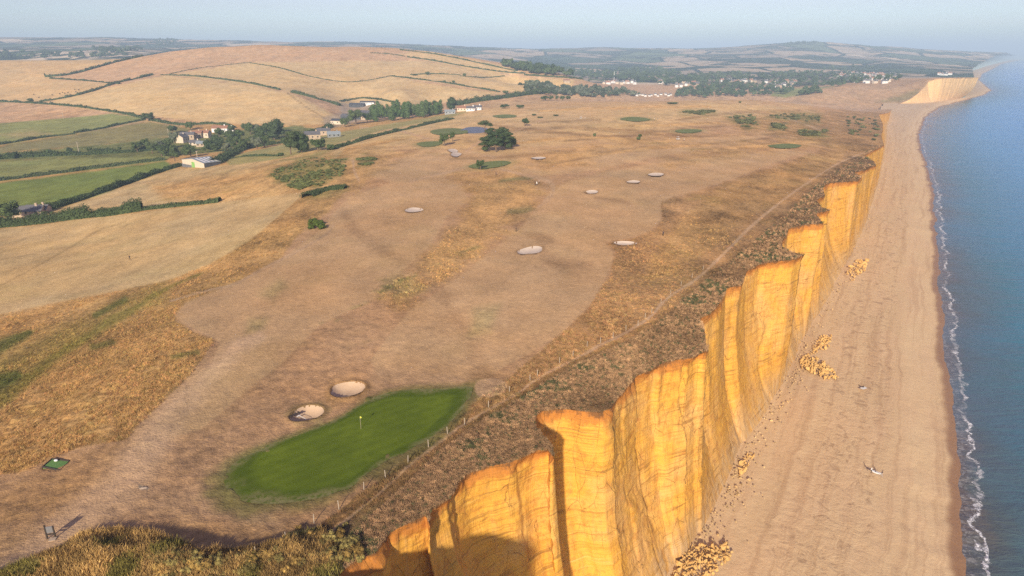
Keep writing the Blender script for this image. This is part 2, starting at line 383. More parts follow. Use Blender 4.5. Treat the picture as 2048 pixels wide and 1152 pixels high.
base = h.mix(pm, base, fc)
h.l(base, b.inputs['Base Color'])
h.bump(h.math('ADD', h.math('MULTIPLY', n1, .5), h.math('ADD', n4, h.math('MULTIPLY', n2, 1.6))), .55, .35, b)
b.inputs['Specular IOR Level'].default_value = .03
M['ground'] = m

# cliff sandstone
m, nt, b = newmat('sandstone'); h = NB(nt); p = h.pos()
strat = h.noise(h.mapping(p, (.06, .06, 1.5)), 1.0, 5, .62, .3)
strat2 = h.noise(h.mapping(p, (.09, .09, 5.0), (.03, .02, 0)), 1.0, 4, .6)
drip = h.noise(h.mapping(p, (.8, .8, .05)), 1.0, 5, .6, .4)
blot = h.noise(p, .07, 5, .6); fine = h.noise(p, 2.2, 5, .7)
c = h.ramp(strat, [(.30, (.56, .265, .038)), (.42, (.68, .34, .05)), (.52, (.73, .385, .062)), (.60, (.69, .35, .052)), (.72, (.74, .44, .12))])
c = h.mix(h.ramp(blot, [(.48, 0.0), (.66, .65)]), c, (.68, .40, .15))
c = h.mix(h.ramp(drip, [(.55, 0.0), (.70, .4)]), c, (.58, .33, .11))
c = h.mix(h.ramp(strat2, [(.35, .6), (.42, 0.0)]), c, (.50, .24, .05))
c = h.mix(h.ramp(fine, [(.3, .35), (.5, 0.0)]), c, (.46, .23, .06))
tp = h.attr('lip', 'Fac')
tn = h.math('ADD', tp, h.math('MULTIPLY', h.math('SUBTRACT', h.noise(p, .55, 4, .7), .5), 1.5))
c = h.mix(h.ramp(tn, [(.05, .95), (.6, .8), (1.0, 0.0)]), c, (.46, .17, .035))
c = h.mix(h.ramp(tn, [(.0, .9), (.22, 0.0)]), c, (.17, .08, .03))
ft = h.attr('foot', 'Fac')
c = h.mix(h.math('MULTIPLY', ft, h.ramp(drip, [(.35, .3), (.6, 1.0)])), c, (.56, .38, .19))
# bedding planes
for sc3, th3, w3_ in (((.012, .012, .30), .010, .6), ((.02, .02, .62), .012, .4)):
    bn = h.noise(h.mapping(p, sc3), 1.0, 3, .55, .1)
    ln = h.ramp(h.math('ABSOLUTE', h.math('SUBTRACT', bn, .5)), [(th3 * .5, 1.0), (th3, 0.0)])
    c = h.mix(h.math('MULTIPLY', h.math('MULTIPLY', ln, w3_), h.ramp(h.noise(p, .16, 3, .6), [(.42, 0.0), (.56, 1.0)])), c, (.25, .12, .03))
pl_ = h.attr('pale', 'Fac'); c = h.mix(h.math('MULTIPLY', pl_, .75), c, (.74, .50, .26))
# cracks
cv = h.n('ShaderNodeTexVoronoi'); cv.feature = 'DISTANCE_TO_EDGE'; h.l(h.mapping(p, (.34, .34, .11)), cv.inputs['Vector']); cv.inputs['Scale'].default_value = 1.0
cvd = h.math('ADD', cv.outputs[0], h.math('MULTIPLY', fine, .03))
crm = h.ramp(h.noise(p, .14, 3), [(.44, 0.0), (.54, 1.0)])
crk = h.math('MULTIPLY', h.ramp(cvd, [(.012, 1.0), (.028, 0.0)]), crm)
c = h.mix(h.math('MULTIPLY', crk, .55), c, (.20, .11, .04))
h.l(c, b.inputs['Base Color'])
hh = h.math('ADD', h.math('MULTIPLY', strat2, .35), h.math('ADD', h.math('MULTIPLY', drip, 1.0), h.math('ADD', h.math('MULTIPLY', fine, .3), h.math('MULTIPLY', crk, -.5))))
h.bump(hh, .6, .5, b)
M['cliff'] = m

# beach shingle
m, nt, b = newmat('shingle'); h = NB(nt); p = h.pos()
wet = h.attr('wet', 'Fac'); acr = h.attr('across', 'Fac')
n1 = h.noise(p, .7, 6, .7); n2 = h.noise(p, .06, 5, .6); n3 = h.noise(p, 6.0, 3, .8)
c = h.mix(n2, (.64, .445, .235), (.72, .525, .30))
c = h.mix(h.ramp(n1, [(.3, .22), (.5, 0.0)]), c, (.42, .26, .13))
tl = h.noise(h.mapping(h.attr('uvb', 'Vector'), (.25, 2.4, 1)), 1.0, 4, .7)
c = h.mix(h.ramp(tl, [(.38, .55), (.50, 0.0)]), c, (.46, .29, .15))
band = h.ramp(h.noise(h.attr('uvb', 'Vector'), 1.0, 5, .6), [(.42, 0.0), (.60, 1.0)])
c = h.mix(h.math('MULTIPLY', band, .30), c, (.68, .45, .26))
# rough footprints / cusps in a belt
bel = h.attr('belt', 'Fac')
fp = h.noise(h.mapping(h.attr('uvb', 'Vector'), (9, 2.2, 1)), 1.0, 4, .7, .8)
c = h.mix(h.math('MULTIPLY', bel, h.ramp(fp, [(.55, 0.0), (.63, .55)])), c, (.30, .18, .10))
c = h.mix(h.math('MULTIPLY', wet, .9), c, (.30, .155, .07))
h.l(c, b.inputs['Base Color']); h.l(h.math('MULTIPLY_ADD', wet, -.45, .95), b.inputs['Roughness'])
b.inputs['Specular IOR Level'].default_value = .2
h.bump(h.math('ADD', h.math('ADD', n1, h.math('MULTIPLY', n3, .35)), h.math('MULTIPLY', h.math('MULTIPLY', bel, fp), -1.6)), .55, .3, b)
M['beach'] = m

# sea
m, nt, b = newmat('sea_water'); h = NB(nt); p = h.pos()
sh = h.attr('shore', 'Fac')          # metres from the water's edge
w1 = h.noise(h.mapping(p, (.16, .45, 1), (0, 0, .35)), 1.0, 4, .55, .4)
w2 = h.noise(h.mapping(p, (.6, 1.4, 1), (0, 0, .2)), 1.0, 3, .6)
w3 = h.noise(h.mapping(p, (.03, .075, 1), (0, 0, .5)), 1.0, 3, .5)
pat = h.noise(p, .012, 4, .6)
shn = h.math('ADD', sh, h.math('MULTIPLY', h.math('SUBTRACT', h.noise(p, .05, 4, .6), .5), 22))
c = h.ramp(h.math('DIVIDE', shn, 120.0), [(.0, (.14, .105, .085)), (.05, (.09, .11, .11)), (.22, (.045, .17, .22)), (.6, (.05, .26, .46)), (1.0, (.055, .29, .58))])
c = h.mix(h.ramp(pat, [(.4, 0.0), (.7, .5)]), c, (.04, .20, .34))
fe = h.math('ADD', sh, h.math('MULTIPLY', h.math('SUBTRACT', h.noise(h.mapping(p, (1, 1, 1)), .11, 5, .65, .6), .5), 9.5))
lace = h.noise(p, 1.1, 5, .7, 1.2)
f1 = h.math('MULTIPLY', h.ramp(h.math('ABSOLUTE', h.math('SUBTRACT', fe, 3.3)), [(.0, 1.0), (.4, .9), (.75, 0.0)]), h.ramp(lace, [(.40, 0.0), (.52, 1.0)]))
f2 = h.math('MULTIPLY', h.ramp(h.math('DIVIDE', fe, 4.2), [(.0, .3), (.5, .18), (.9, 0.0)]), h.ramp(h.noise(p, .5, 4, .7, 1.5), [(.47, 0.0), (.6, .75)]))
pres = h.ramp(h.noise(p, .035, 3, .6), [(.40, .1), (.56, 1.0)])
foam = h.math('MINIMUM', h.math('ADD', h.math('MULTIPLY', f1, pres), f2), 1.0)
b.inputs['Metallic'].default_value = 0
c = h.mix(foam, c, (.78, .79, .80)); h.l(c, b.inputs['Base Color'])
h.l(h.math('MULTIPLY_ADD', foam, .6, .22), b.inputs['Roughness']); b.inputs['IOR'].default_value = 1.33
b.inputs['Specular IOR Level'].default_value = .32
h.bump(h.math('ADD', h.math('ADD', w1, h.math('MULTIPLY', w2, .28)), h.math('ADD', h.math('MULTIPLY', w3, 2.0), h.math('MULTIPLY', foam, .25))), .75, .9, b)
M['sea'] = m

def turf(name, c1, c2, scale=.6):
    m, nt, b = newmat(name); h = NB(nt); p = h.pos()
    n = h.noise(p, scale, 5, .6); n2 = h.noise(p, .13, 3, .5); n3 = h.noise(p, 5, 3, .7)
    c = h.mix(h.ramp(n, [(.3, 0.0), (.7, 1.0)]), c1, c2)
    c = h.mix(h.ramp(n2, [(.35, .0), (.7, .55)]), c, [x * .8 for x in c1])
    c = h.mix(h.math('MULTIPLY', h.attr('fringe', 'Fac'), h.ramp(n, [(.3, .4), (.6, 1.0)])), c, [c1[0] * .74, c1[1] * .76, c1[2] * .9])
    c = h.mix(h.math('MULTIPLY', h.attr('fade', 'Fac'), h.ramp(h.noise(p, 1.6, 4, .7), [(.35, .0), (.55, 1.0)])), c, (.21, .19, .075))
    wv = h.n('ShaderNodeTexWave'); h.l(h.mapping(p, (1, 1, 1), (0, 0, .9)), wv.inputs['Vector']); wv.inputs['Scale'].default_value = .16; wv.inputs['Distortion'].default_value = .4
    c = h.mix(1.0, c, h.ramp(wv.outputs['Fac'], [(.42, .96), (.58, 1.035)]), 'MULTIPLY')
    h.l(c, b.inputs['Base Color']); h.bump(h.math('ADD', n, n3), .5, .1, b); return m
M['green'] = turf('putting_green_turf', (.10, .145, .008), (.145, .195, .014))
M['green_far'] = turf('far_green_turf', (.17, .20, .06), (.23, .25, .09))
m, nt, b = newmat('bunker_sand'); h = NB(nt); p = h.pos()
c = h.mix(h.noise(p, .8, 5, .6), (.46, .32, .205), (.56, .41, .27)); h.l(c, b.inputs['Base Color'])
h.bump(h.noise(p, 2.5, 4, .6), .35, .15, b); M['sand'] = m
M['sand_pale'] = plain('pale_bunker_sand', (.60, .49, .38), .9, .12, .4)
M['pond'] = plain('pond_water', (.10, .10, .095), .4, .2, .2, .5)

# leaves, grass: each clump carries its own tint
def leafmat(name, c1, c2, trans=.25, instancer=False):
    m, nt, b = newmat(name); h = NB(nt)
    if instancer: src = h.attr('tint', 'Color', 'INSTANCER')
    else:
        oi = h.n('ShaderNodeObjectInfo'); src = h.mix(oi.outputs['Random'], c1, c2)
    n = h.noise(h.pos(), .9, 3, .6)
    c = h.mix(1.0, src, h.ramp(n, [(.3, .62), (.7, 1.35)]), 'MULTIPLY')
    h.l(c, b.inputs['Base Color'])
    return m
M['tuft'] = leafmat('dry_grass', 0, 0, instancer=True)
M['leaf'] = leafmat('broadleaf_foliage', (.06, .09, .03), (.095, .125, .045))
M['leaf_light'] = leafmat('poplar_foliage', (.07, .115, .035), (.095, .135, .05))
M['pine'] = leafmat('pine_foliage', (.045, .068, .028), (.068, .092, .038))
M['grey_leaf'] = leafmat('willow_foliage', (.12, .14, .085), (.15, .16, .10))
M['hedge'] = leafmat('hedge_foliage', (.055, .08, .03), (.085, .11, .045))
M['gorse'] = leafmat('gorse_foliage', (.06, .09, .018), (.085, .115, .022))
M['bark'] = plain('bark', (.16, .11, .075), .9, .4, 4)
M['rock'] = plain('fallen_sandstone', (.60, .37, .13), .9, .35, .8)
M['wood_pale'] = plain('weathered_post_wood', (.44, .37, .28), .85, .15, 5)
M['wood_dark'] = plain('dark_timber', (.05, .04, .032), .8, .3, 5)
M['white'] = plain('white_paint', (.74, .73, .70), .6, .06, .5)
M['cream'] = plain('cream_render', (.60, .50, .38), .8, .1, .3)
M['stone'] = plain('limestone_wall', (.44, .34, .24), .85, .25, .8)
M['roof_tile'] = plain('clay_roof_tiles', (.30, .155, .10), .85, .3, .6)
M['roof_slate'] = plain('grey_slate_roof', (.13, .125, .13), .7, .25, .5)
M['roof_sheet'] = plain('pale_sheet_roof', (.25, .28, .29), .5, .15, .3)
M['dark_shed'] = plain('dark_shed_roof', (.07, .075, .085), .7, .25, .3)
M['glass'] = plain('window_glass', (.03, .035, .04), .15, .1, 1, .5)
M['door_green'] = plain('green_sheet_door', (.22, .42, .12), .7, .1, 1)
M['yellow'] = plain('yellow_flag', (.80, .78, .10), .7, .05, 3)
M['skin'] = plain('skin', (.50, .31, .22), .6, .08, 5)
M['navy'] = plain('navy_cloth', (.03, .035, .06), .9, .2, 5)
M['black_cloth'] = plain('dark_cloth', (.025, .022, .022), .9, .2, 5)
M['grey_cloth'] = plain('grey_cloth', (.35, .33, .33), .9, .2, 5)
M['hair'] = plain('dark_hair', (.05, .03, .02), .7, .2, 8)
M['cow'] = plain('black_hide', (.02, .017, .015), .7, .3, 3)
M['rubber'] = plain('black_rubber', (.02, .02, .02), .7, .1, 3)
M['metal'] = plain('grey_metal', (.32, .33, .34), .4, .1, 3, .5, .6)
M['mat_green'] = plain('tee_mat_turf', (.13, .25, .07), .95, .25, 2)

# ------------------------------------------------------------------ mesh helpers
def mesh_np(name, co, quads, mat, smooth=True, parent=None, attrs=None, link=True):
    me = bpy.data.meshes.new(name); n = len(co); q = np.asarray(quads, np.int32); k = q.shape[1]
    me.vertices.add(n); me.vertices.foreach_set('co', np.asarray(co, np.float32).ravel())
    me.loops.add(q.size); me.loops.foreach_set('vertex_index', q.ravel())
    me.polygons.add(len(q)); me.polygons.foreach_set('loop_start', np.arange(0, q.size, k, dtype=np.int32))
    try: me.polygons.foreach_set('loop_total', np.full(len(q), k, np.int32))
    except Exception: pass
    me.polygons.foreach_set('use_smooth', np.full(len(q), smooth))
    for an, (typ, val) in (attrs or {}).items():
        a = me.attributes.new(an, typ, 'POINT')
        if typ == 'FLOAT': a.data.foreach_set('value', np.asarray(val, np.float32).ravel())
        elif typ == 'FLOAT_COLOR':
            v = np.ones((n, 4), np.float32); v[:, :3] = val; a.data.foreach_set('color', v.ravel())
        elif typ == 'FLOAT_VECTOR': a.data.foreach_set('vector', np.asarray(val, np.float32).ravel())
    me.update(calc_edges=True); me.validate()
    if mat: me.materials.append(mat)
    if not link: return me
    o = bpy.data.objects.new(name, me); C.objects.link(o)
    if parent: o.parent = parent
    return o
def tag(o, label=None, cat=None, group=None, kind=None):
    if label: o['label'] = label
    if cat: o['category'] = cat
    if group: o['group'] = group
    if kind: o['kind'] = kind
    return o
def empty(name, loc, rz=0, label=None, cat=None, group=None, s=1):
    o = bpy.data.objects.new(name, None); C.objects.link(o); o.location = loc; o.rotation_euler = (0, 0, rz); o.scale = (s, s, s)
    o.empty_display_size = .2
    return tag(o, label, cat, group)
class MB:
    def __init__(s): s.v = []; s.f = []
    def add(s, v, f):
        k = len(s.v); s.v += [tuple(map(float, x)) for x in v]; s.f += [tuple(i + k for i in q) for q in f]; return s
    def box(s, x0, x1, y0, y1, z0, z1):
        return s.add([(x0, y0, z0), (x1, y0, z0), (x1, y1, z0), (x0, y1, z0), (x0, y0, z1), (x1, y0, z1), (x1, y1, z1), (x0, y1, z1)],
                     [(0, 3, 2, 1), (4, 5, 6, 7), (0, 1, 5, 4), (1, 2, 6, 5), (2, 3, 7, 6), (3, 0, 4, 7)])
    def tube(s, pts, rad, n=6, caps=True):
        pts = [np.array(p, float) for p in pts]; rings = []
        rad = rad if hasattr(rad, '__len__') else [rad] * len(pts)
        for i, p in enumerate(pts):
            d = pts[min(i + 1, len(pts) - 1)] - pts[max(i - 1, 0)]; d = d / (np.linalg.norm(d) + 1e-9)
            a = np.cross(d, (0, 0, 1) if abs(d[2]) < .9 else (1, 0, 0)); a /= np.linalg.norm(a); bb = np.cross(d, a)
            rings += [p + rad[i] * (math.cos(2 * PI * k / n) * a + math.sin(2 * PI * k / n) * bb) for k in range(n)]
        f = [(i * n + k, i * n + (k + 1) % n, (i + 1) * n + (k + 1) % n, (i + 1) * n + k) for i in range(len(pts) - 1) for k in range(n)]
        if caps: f += [tuple(range(n))[::-1], tuple(range((len(pts) - 1) * n, len(pts) * n))]
        return s.add(rings, f)
    def ball(s, c, r, nu=8, nv=5, jit=0):
        r = r if hasattr(r, '__len__') else (r, r, r); v = [(c[0], c[1], c[2] - r[2])]; f = []
        for i in range(1, nv):
            t = PI * i / nv
            for k in range(nu):
                j = 1 + random.uniform(-jit, jit); a = 2 * PI * k / nu
                v.append((c[0] + r[0] * j * math.sin(t) * math.cos(a), c[1] + r[1] * j * math.sin(t) * math.sin(a), c[2] - r[2] * j * math.cos(t)))
        v.append((c[0], c[1], c[2] + r[2])); L = len(v) - 1
        for k in range(nu): f.append((0, 1 + (k + 1) % nu, 1 + k))
        for i in range(nv - 2):
            for k in range(nu):
                a = 1 + i * nu; f.append((a + k, a + (k + 1) % nu, a + nu + (k + 1) % nu, a + nu + k))
        a = 1 + (nv - 2) * nu
        for k in range(nu): f.append((a + k, a + (k + 1) % nu, L))
        return s.add(v, f)
    def build(s, name, mat, parent=None, smooth=False):
        me = bpy.data.meshes.new(name); me.from_pydata(s.v, [], s.f); me.materials.append(mat)
        if smooth: me.polygons.foreach_set('use_smooth', [True] * len(me.polygons))
        me.update(); o = bpy.data.objects.new(name, me); C.objects.link(o)
        if parent: o.parent = parent
        return o
def copy_tree(o, loc=None, rz=None, s=None, label=None, group=None):
    def cp(a, par):
        c = a.copy(); C.objects.link(c); c.parent = par
        for ch in a.children: cp(ch, c)
        return c
    c = cp(o, None)
    if loc is not None: c.location = loc
    if rz is not None: c.rotation_euler = (0, 0, rz)
    if s is not None: c.scale = s if hasattr(s, '__len__') else (s, s, s)
    if label: c['label'] = label
    if group: c['group'] = group
    return c
def struct(o): o['kind'] = 'structure'; return o

# ------------------------------------------------------------------ PAINTING THE GROUND (albedo by field, fairway, path ...)
u_, v_ = proj(GX, GY, GZ)
x_, y_ = GX, GY
near = GD < 1100
col = np.zeros(GX.shape + (3,)); rough = np.full(GX.shape, .7); pwk = sstep(1950, 2150, GD)
STRAW = np.array((.61, .43, .22)); STRAW2 = np.array((.57, .39, .20)); TAN = np.array((.52, .33, .19)); FAIR = np.array((.58, .37, .20))
GOLD = np.array((.51, .305, .125)); ROUGHB = np.array((.385, .225, .105)); SCRUB = np.array((.19, .115, .055)); BARE = np.array((.49, .295, .16)); TRACK = np.array((.58, .38, .23))
OLIVE = np.array((.23, .24, .085)); GRASS = np.array((.19, .235, .06)); OLBR = np.array((.24, .21, .09)); DKGR = np.array((.06, .085, .022)); PALE = np.array((.52, .38, .22)); GREY = np.array((.30, .25, .2))
dn = fbm(x_ / 9, y_ / 9, 41, 4); dn2 = fbm(x_ / 45, y_ / 45, 42, 4); dn3 = fbm(x_ / 3, y_ / 3, 43, 3)
col[:] = np.where((GD > 850)[..., None], TAN, GOLD)
REG = np.zeros(GX.shape, int)
REGN = [('ground', 'dry sloping ground of the coast with rough grass'), ('hayfield', 'pale mown hayfield below the golf course bank'), ('pasture', 'green pasture left of the village'), ('straw_field', 'big straw coloured field on the hill'),
        ('fairway', 'parched pinkish fairway'), ('track', 'pale worn track up from the bottom left'), ('footpath', 'narrow trodden path'), ('meadow', 'narrow olive meadow below the poplars')]
def paint(poly, c, r=None, soft=3.0, wob=5.0, a=1.0, dmax=1e9, dmin=0, reg=None):
    P_ = np.asarray(poly, float); x0, y0 = P_.min(0) - 30; x1, y1 = P_.max(0) + 30
    m = (u_ > x0) & (u_ < x1) & (v_ > y0) & (v_ < y1) & (GD < dmax) & (GD > dmin)
    if not m.any(): return
    uu = u_[m]; vv = v_[m]; w = dn[m] * wob
    ins = inpoly(uu, vv, P_); d, _ = segdist(uu, vv, P_, True); sd_ = np.where(ins, d, -d) + w
    k = sstep(-soft, soft, sd_) * a
    col[m] = col[m] * (1 - k[:, None]) + np.asarray(c) * k[:, None]
    if r is not None: rough[m] = rough[m] * (1 - k) + r * k
    if reg is not None or (a > .84 and not near_only): REG[m] = np.where(k > .5, reg or 0, REG[m])
near_only = False
def stroke(line, width, c, r=None, soft=.5, wob=1.0, a=1.0, gap=0.0, n=4, reg=None):
    """width in photograph pixels, may be a list along the line"""
    L_ = smoothline(line, n); wd = width if hasattr(width, '__len__') else [width] * len(line)
    x0, y0 = L_.min(0) - 80; x1, y1 = L_.max(0) + 80
    m = (u_ > x0) & (u_ < x1) & (v_ > y0) & (v_ < y1)
    if not m.any(): return
    d, par = segdist(u_[m], v_[m], L_); w = np.interp(par / n, np.arange(len(wd)), wd) * .5
    d = d + dn[m] * wob
    k = 1 - sstep(w * (1 - soft), w * (1 + soft), d); k = k * a
    if gap: k = k * sstep(-gap, gap, dn3[m] + dn[m])
    col[m] = col[m] * (1 - k[:, None]) + np.asarray(c) * k[:, None]
    if r is not None: rough[m] = rough[m] * (1 - k) + r * k
    if reg is not None: REG[m] = np.where(k > .4, reg, REG[m])
# plateau base
paint([(-1500,1300),(-1500,940),(100,880),(350,640),(560,520),(640,400),(700,370),(760,300),(960,215),(1300,195),(1790,205),(1800,1300)], BARE * 1.04, .45, 4, 6, dmax=1200)
# rough on the left bank
paint([(-1500,1300),(-1500,640),(0,632),(100,608),(220,585),(330,560),(420,520),(520,450),(600,400),(690,380),(660,420),(560,500),(460,560),(350,612),(345,640),(380,660),(430,680),(400,720),(330,800),(250,880),(130,905),(60,940),(-1500,1100)], GOLD * .95, 1.0, 3, 7, dmax=700)
paint([(-1500,760),(0,700),(120,650),(240,600),(330,560),(330,600),(230,650),(120,720),(0,800),(-1500,900)], GOLD * np.array((.62, .78, .62)), 1.0, 22, 16, .65)
stroke([(-40,830),(40,770),(130,700),(230,640),(330,580),(420,540)], [26, 24, 18, 16, 10, 6], GOLD * np.array((.42, .60, .38)), 1.0, .7, 8, .75)
stroke([(-20,700),(60,665)], [34, 14], DKGR * 1.3, 1, .6, 5, .8); stroke([(-20,770),(35,750)], [44, 20], DKGR * 1.3, 1, .6, 5, .8)
stroke([(190,630),(250,600)], [10, 16], DKGR * 1.4, 1, .6, 4, .7); stroke([(185,695),(225,685)], [12, 12], DKGR * 1.6, 1, .7, 4, .6); stroke([(345,715),(395,705)], [10, 10], DKGR * 1.8, 1, .7, 4, .5)
# fairways
FW = [([(350,632),(372,605),(430,582),(540,535),(640,460),(672,420),(700,395),(790,362),(880,352),(925,372),(938,400),(890,440),(862,490),(800,545),(770,590),(640,650),(560,730),(470,800),(400,860),(330,880),(420,740),(440,685),(395,662)], FAIR * .98),
      ([(760,760),(740,720),(820,620),(930,545),(1040,455),(1085,402),(1110,372),(1180,352),(1320,322),(1560,300),(1600,306),(1540,330),(1430,370),(1340,395),(1325,405),(1323,440),(1300,462),(1250,478),(1210,484),(1228,505),(1218,545),(1180,610),(1120,668),(1060,705),(960,760),(860,770)], FAIR),
      ([(905,330),(960,300),(1060,285),(1130,275),(1240,282),(1420,272),(1560,262),(1500,285),(1330,312),(1160,345),(1080,350),(1030,345),(985,338)], FAIR * 1.04),
      ([(780,330),(850,290),(930,285),(960,300),(900,350),(800,370),(730,350)], FAIR * 1.0),
      ([(900,250),(1000,228),(1200,215),(1420,205),(1600,215),(1480,232),(1300,245),(1150,262),(1000,262)], FAIR * 1.02)]
for pl, c in FW: paint(pl, c, .22, 3, 3, reg=4)
# coloured variation inside: long wispy gold rough between the fairways
for pl, a in [([(745,600),(800,560),(870,500),(930,410),(950,380),(1030,360),(1090,385),(1075,420),(1000,470),(930,530),(860,585),(800,620)], .85),
              ([(935,375),(900,350),(980,330),(1060,350),(1090,372),(1040,400)], .8),
              ([(800,300),(870,270),(960,285),(940,298),(860,300),(790,325)], .5),
              ([(1040,325),(1130,300),(1280,275),(1400,282),(1250,300),(1130,335)], .8),
              ([(1140,262),(1220,240),(1330,236),(1300,250),(1200,265)], .7),
              ([(1320,315),(1480,285),(1600,280),(1680,285),(1560,300),(1400,320),(1330,332)], .8),
              ([(650,300),(760,290),(800,310),(760,350),(700,385),(640,385),(690,330)], .8)]:
    paint(pl, GOLD * 1.08, .85, 16, 22, a)
for pl in [[(520,590),(560,560),(575,575),(545,600)], [(500,640),(530,640),(520,665),(495,665)], [(950,620),(1000,610),(980,660),(940,670)], [(760,560),(800,545),(860,580),(790,600)]]:
    paint(pl, OLBR * 1.2, .8, 14, 8, .5)
stroke([(690,430),(720,470),(800,520),(860,560),(900,620),(940,680),(970,750)], [20, 18, 22, 26, 24, 26, 30], BARE * .72, .5, .9, 8, .42)
stroke([(1090,510),(1120,525),(1180,530)], [20, 22, 12], BARE * .7, .5, .9, 5, .5); stroke([(1100,480),(1050,465),(1030,455)], [18, 12, 8], BARE * .7, .5, .9, 5, .5); stroke([(1190,395),(1240,402),(1262,410)], [6, 8, 5], BARE * .72, .4, .9, 2, .6)
stroke([(760,580),(800,560),(830,550)], [30, 14, 10], OLBR, .9, .8, 8, .8, .25); stroke([(640,650),(700,625),(740,605)], [8, 14, 12], OLBR, .9, .8, 6, .6, .25); stroke([(860,540),(930,505),(965,490)], [8, 10, 6], OLBR, .9, .8, 4, .5, .2)
paint([(1015,420),(1060,412),(1075,420),(1050,428),(1015,428)], OLBR, .8, 5, 4, .7); stroke([(1000,362),(1030,358),(1065,356)], [7, 8, 5], OLBR, .8, .7, 2, .8)
for pl, a in [([(650,330),(760,290),(1000,205),(1400,195),(1640,207),(1560,240),(1300,262),(1120,290),(960,300),(800,300)], .45), ([(760,275),(900,225),(1020,215),(1000,240),(900,262),(820,280)], .5), ([(1140,262),(1230,243),(1330,247),(1420,262),(1250,275)], .5), ([(1200,225),(1400,210),(1560,215),(1420,235),(1280,232)], .45)]:
    paint(pl, STRAW * 1.08, .4, 10, 14, a, dmax=1300)
for ln in [[(1000,262),(1150,255),(1300,262),(1450,252)], [(900,318),(1040,312),(1150,300)], [(1100,330),(1250,300),(1420,288),(1560,275)], [(1060,245),(1200,240)], [(1350,240),(1480,225),(1600,222)], [(1130,283),(1280,268),(1400,272),(1560,268)], [(980,250),(1080,262),(1180,272)]]:
    stroke(ln, [3, 7, 6, 3][:len(ln)], ROUGHB * .85, .8, .8, 2, .55)
for ln in [[(1010,290),(1150,275),(1290,280)], [(1180,312),(1300,296),(1420,290)], [(1080,222),(1250,215),(1420,213)], [(1400,300),(1560,288),(1680,280)], [(1240,252),(1340,250),(1440,246)]]:
    stroke(ln, [3, 6, 4], GOLD * 1.3, .8, .8, 2, .7)
# right-hand rough and the scrubby cliff top
paint([(1320,404),(1430,372),(1560,330),(1640,300),(1700,262),(1730,235),(1900,215),(1900,400),(1700,620),(1400,760),(1200,880),(900,1060),(700,1200),(560,1300),(540,1160),(640,1050),(780,945),(930,820),(1010,765),(1120,672),(1180,615),(1222,545),(1230,505),(1212,486),(1262,480),(1305,462),(1325,440)], ROUGHB * 1.1, .9, 3, 4, dmax=1000)
paint([(1440,372),(1700,290),(1650,350),(1500,440),(1390,520),(1330,560),(1290,570),(1300,520),(1350,450)], GOLD * .92, .95, 10, 8, .7, dmax=900)
paint([(1450,240),(1560,225),(1660,225),(1750,220),(1790,240),(1780,310),(1690,300),(1560,270),(1480,262)], GOLD * .9, .95, 10, 6, .8, dmax=1200)
paint([(1600,235),(1680,222),(1790,215),(1800,300),(1720,300),(1640,270)], ROUGHB * .95, 1, 8, 6, .8, dmax=1150)
paint([(540,1300),(600,1180),(680,1090),(760,1015),(880,900),(960,840),(1060,785),(1130,738),(1230,690),(1310,645),(1360,600),(1450,525),(1530,460),(1590,405),(1640,360),(1700,318),(1760,285),(1900,280),(1900,420),(1700,640),(1440,760),(1250,860),(1100,960),(900,1080),(700,1300)], SCRUB * 1.12, 1.0, 9, 11, .9, dmax=480)
paint([(560,1300),(600,1130),(650,1075),(760,1010),(700,1110),(640,1200)], PALE * .68, 1, 10, 10, .6)
# coast path beside the posts
stroke([(520,1230),(580,1152),(640,1085),(700,1035),(760,985),(830,922),(900,868),(950,835),(1030,790),(1080,755),(1180,702),(1290,642),(1330,600),(1390,560),(1440,515),(1500,455),(1560,405),(1620,362),(1680,325),(1730,305)],
       [16, 14, 9, 7, 7, 6, 6, 6, 6, 6, 7, 6, 5, 5, 5, 5, 4, 3, 2.5, 2], TRACK * 1.02, .4, .55, 1.6, .9, reg=6)
# pale worn track to the tee
stroke([(-60,1200),(60,1110),(130,1060),(230,980),(300,890),(370,800),(450,720),(520,670)], [60, 55, 60, 80, 62, 46, 40, 24], TRACK * 1.12, .3, .8, 12, .95, reg=5)
stroke([(230,1000),(420,1010),(560,1060)], [60, 50, 30], TRACK * .85, .35, .9, 14, .5)
paint([(40,960),(160,900),(260,880),(200,960),(100,1030),(0,1060),(-100,1040)], ROUGHB * 1.05, .6, 22, 16, .6)
paint([(300,1065),(420,1040),(560,1050),(640,1050),(560,1110),(420,1130)], ROUGHB * .95, .5, 20, 10, .6)
for pl, w, c in [([(340,602),(420,580),(470,568),(540,530),(600,500),(650,470),(668,450)], 5, TRACK * .9), ([(820,362),(880,348),(940,332),(960,322)], 6, TRACK), ([(1000,338),(1050,350),(1085,358),(1103,368),(1106,385),(1092,402),(1075,415)], [4, 6, 7, 8, 8, 7, 4], TRACK * .95),
                 ([(935,300),(950,290),(965,282)], 5, TRACK), ([(930,302),(960,308),(990,315)], 4, TRACK * 1.05), ([(1025,265),(1060,250),(1090,236)], 3, TRACK), ([(660,292),(780,268),(860,250),(960,230)], [14, 22, 20, 10], STRAW),
                 ([(720,255),(800,262),(900,292)], 4, TRACK), ([(706,320),(708,340),(718,362)], 4, TRACK * .95), ([(1560,232),(1600,245),(1640,260),(1655,263)], 3, TRACK), ([(740,310),(720,380),(690,375)], 3, GOLD)]:
    stroke(pl, w, c, .4, .5, 1.0, .85, reg=6)
paint([(720,770),(745,745),(800,735),(900,750),(950,765),(880,775),(800,778),(745,795),(715,800)], TRACK * .82, .35, 12, 8, .7)
paint([(930,770),(940,740),(980,735),(1020,750),(1020,770),(960,765)], ROUGHB * .95, .5, 12, 8, .5)
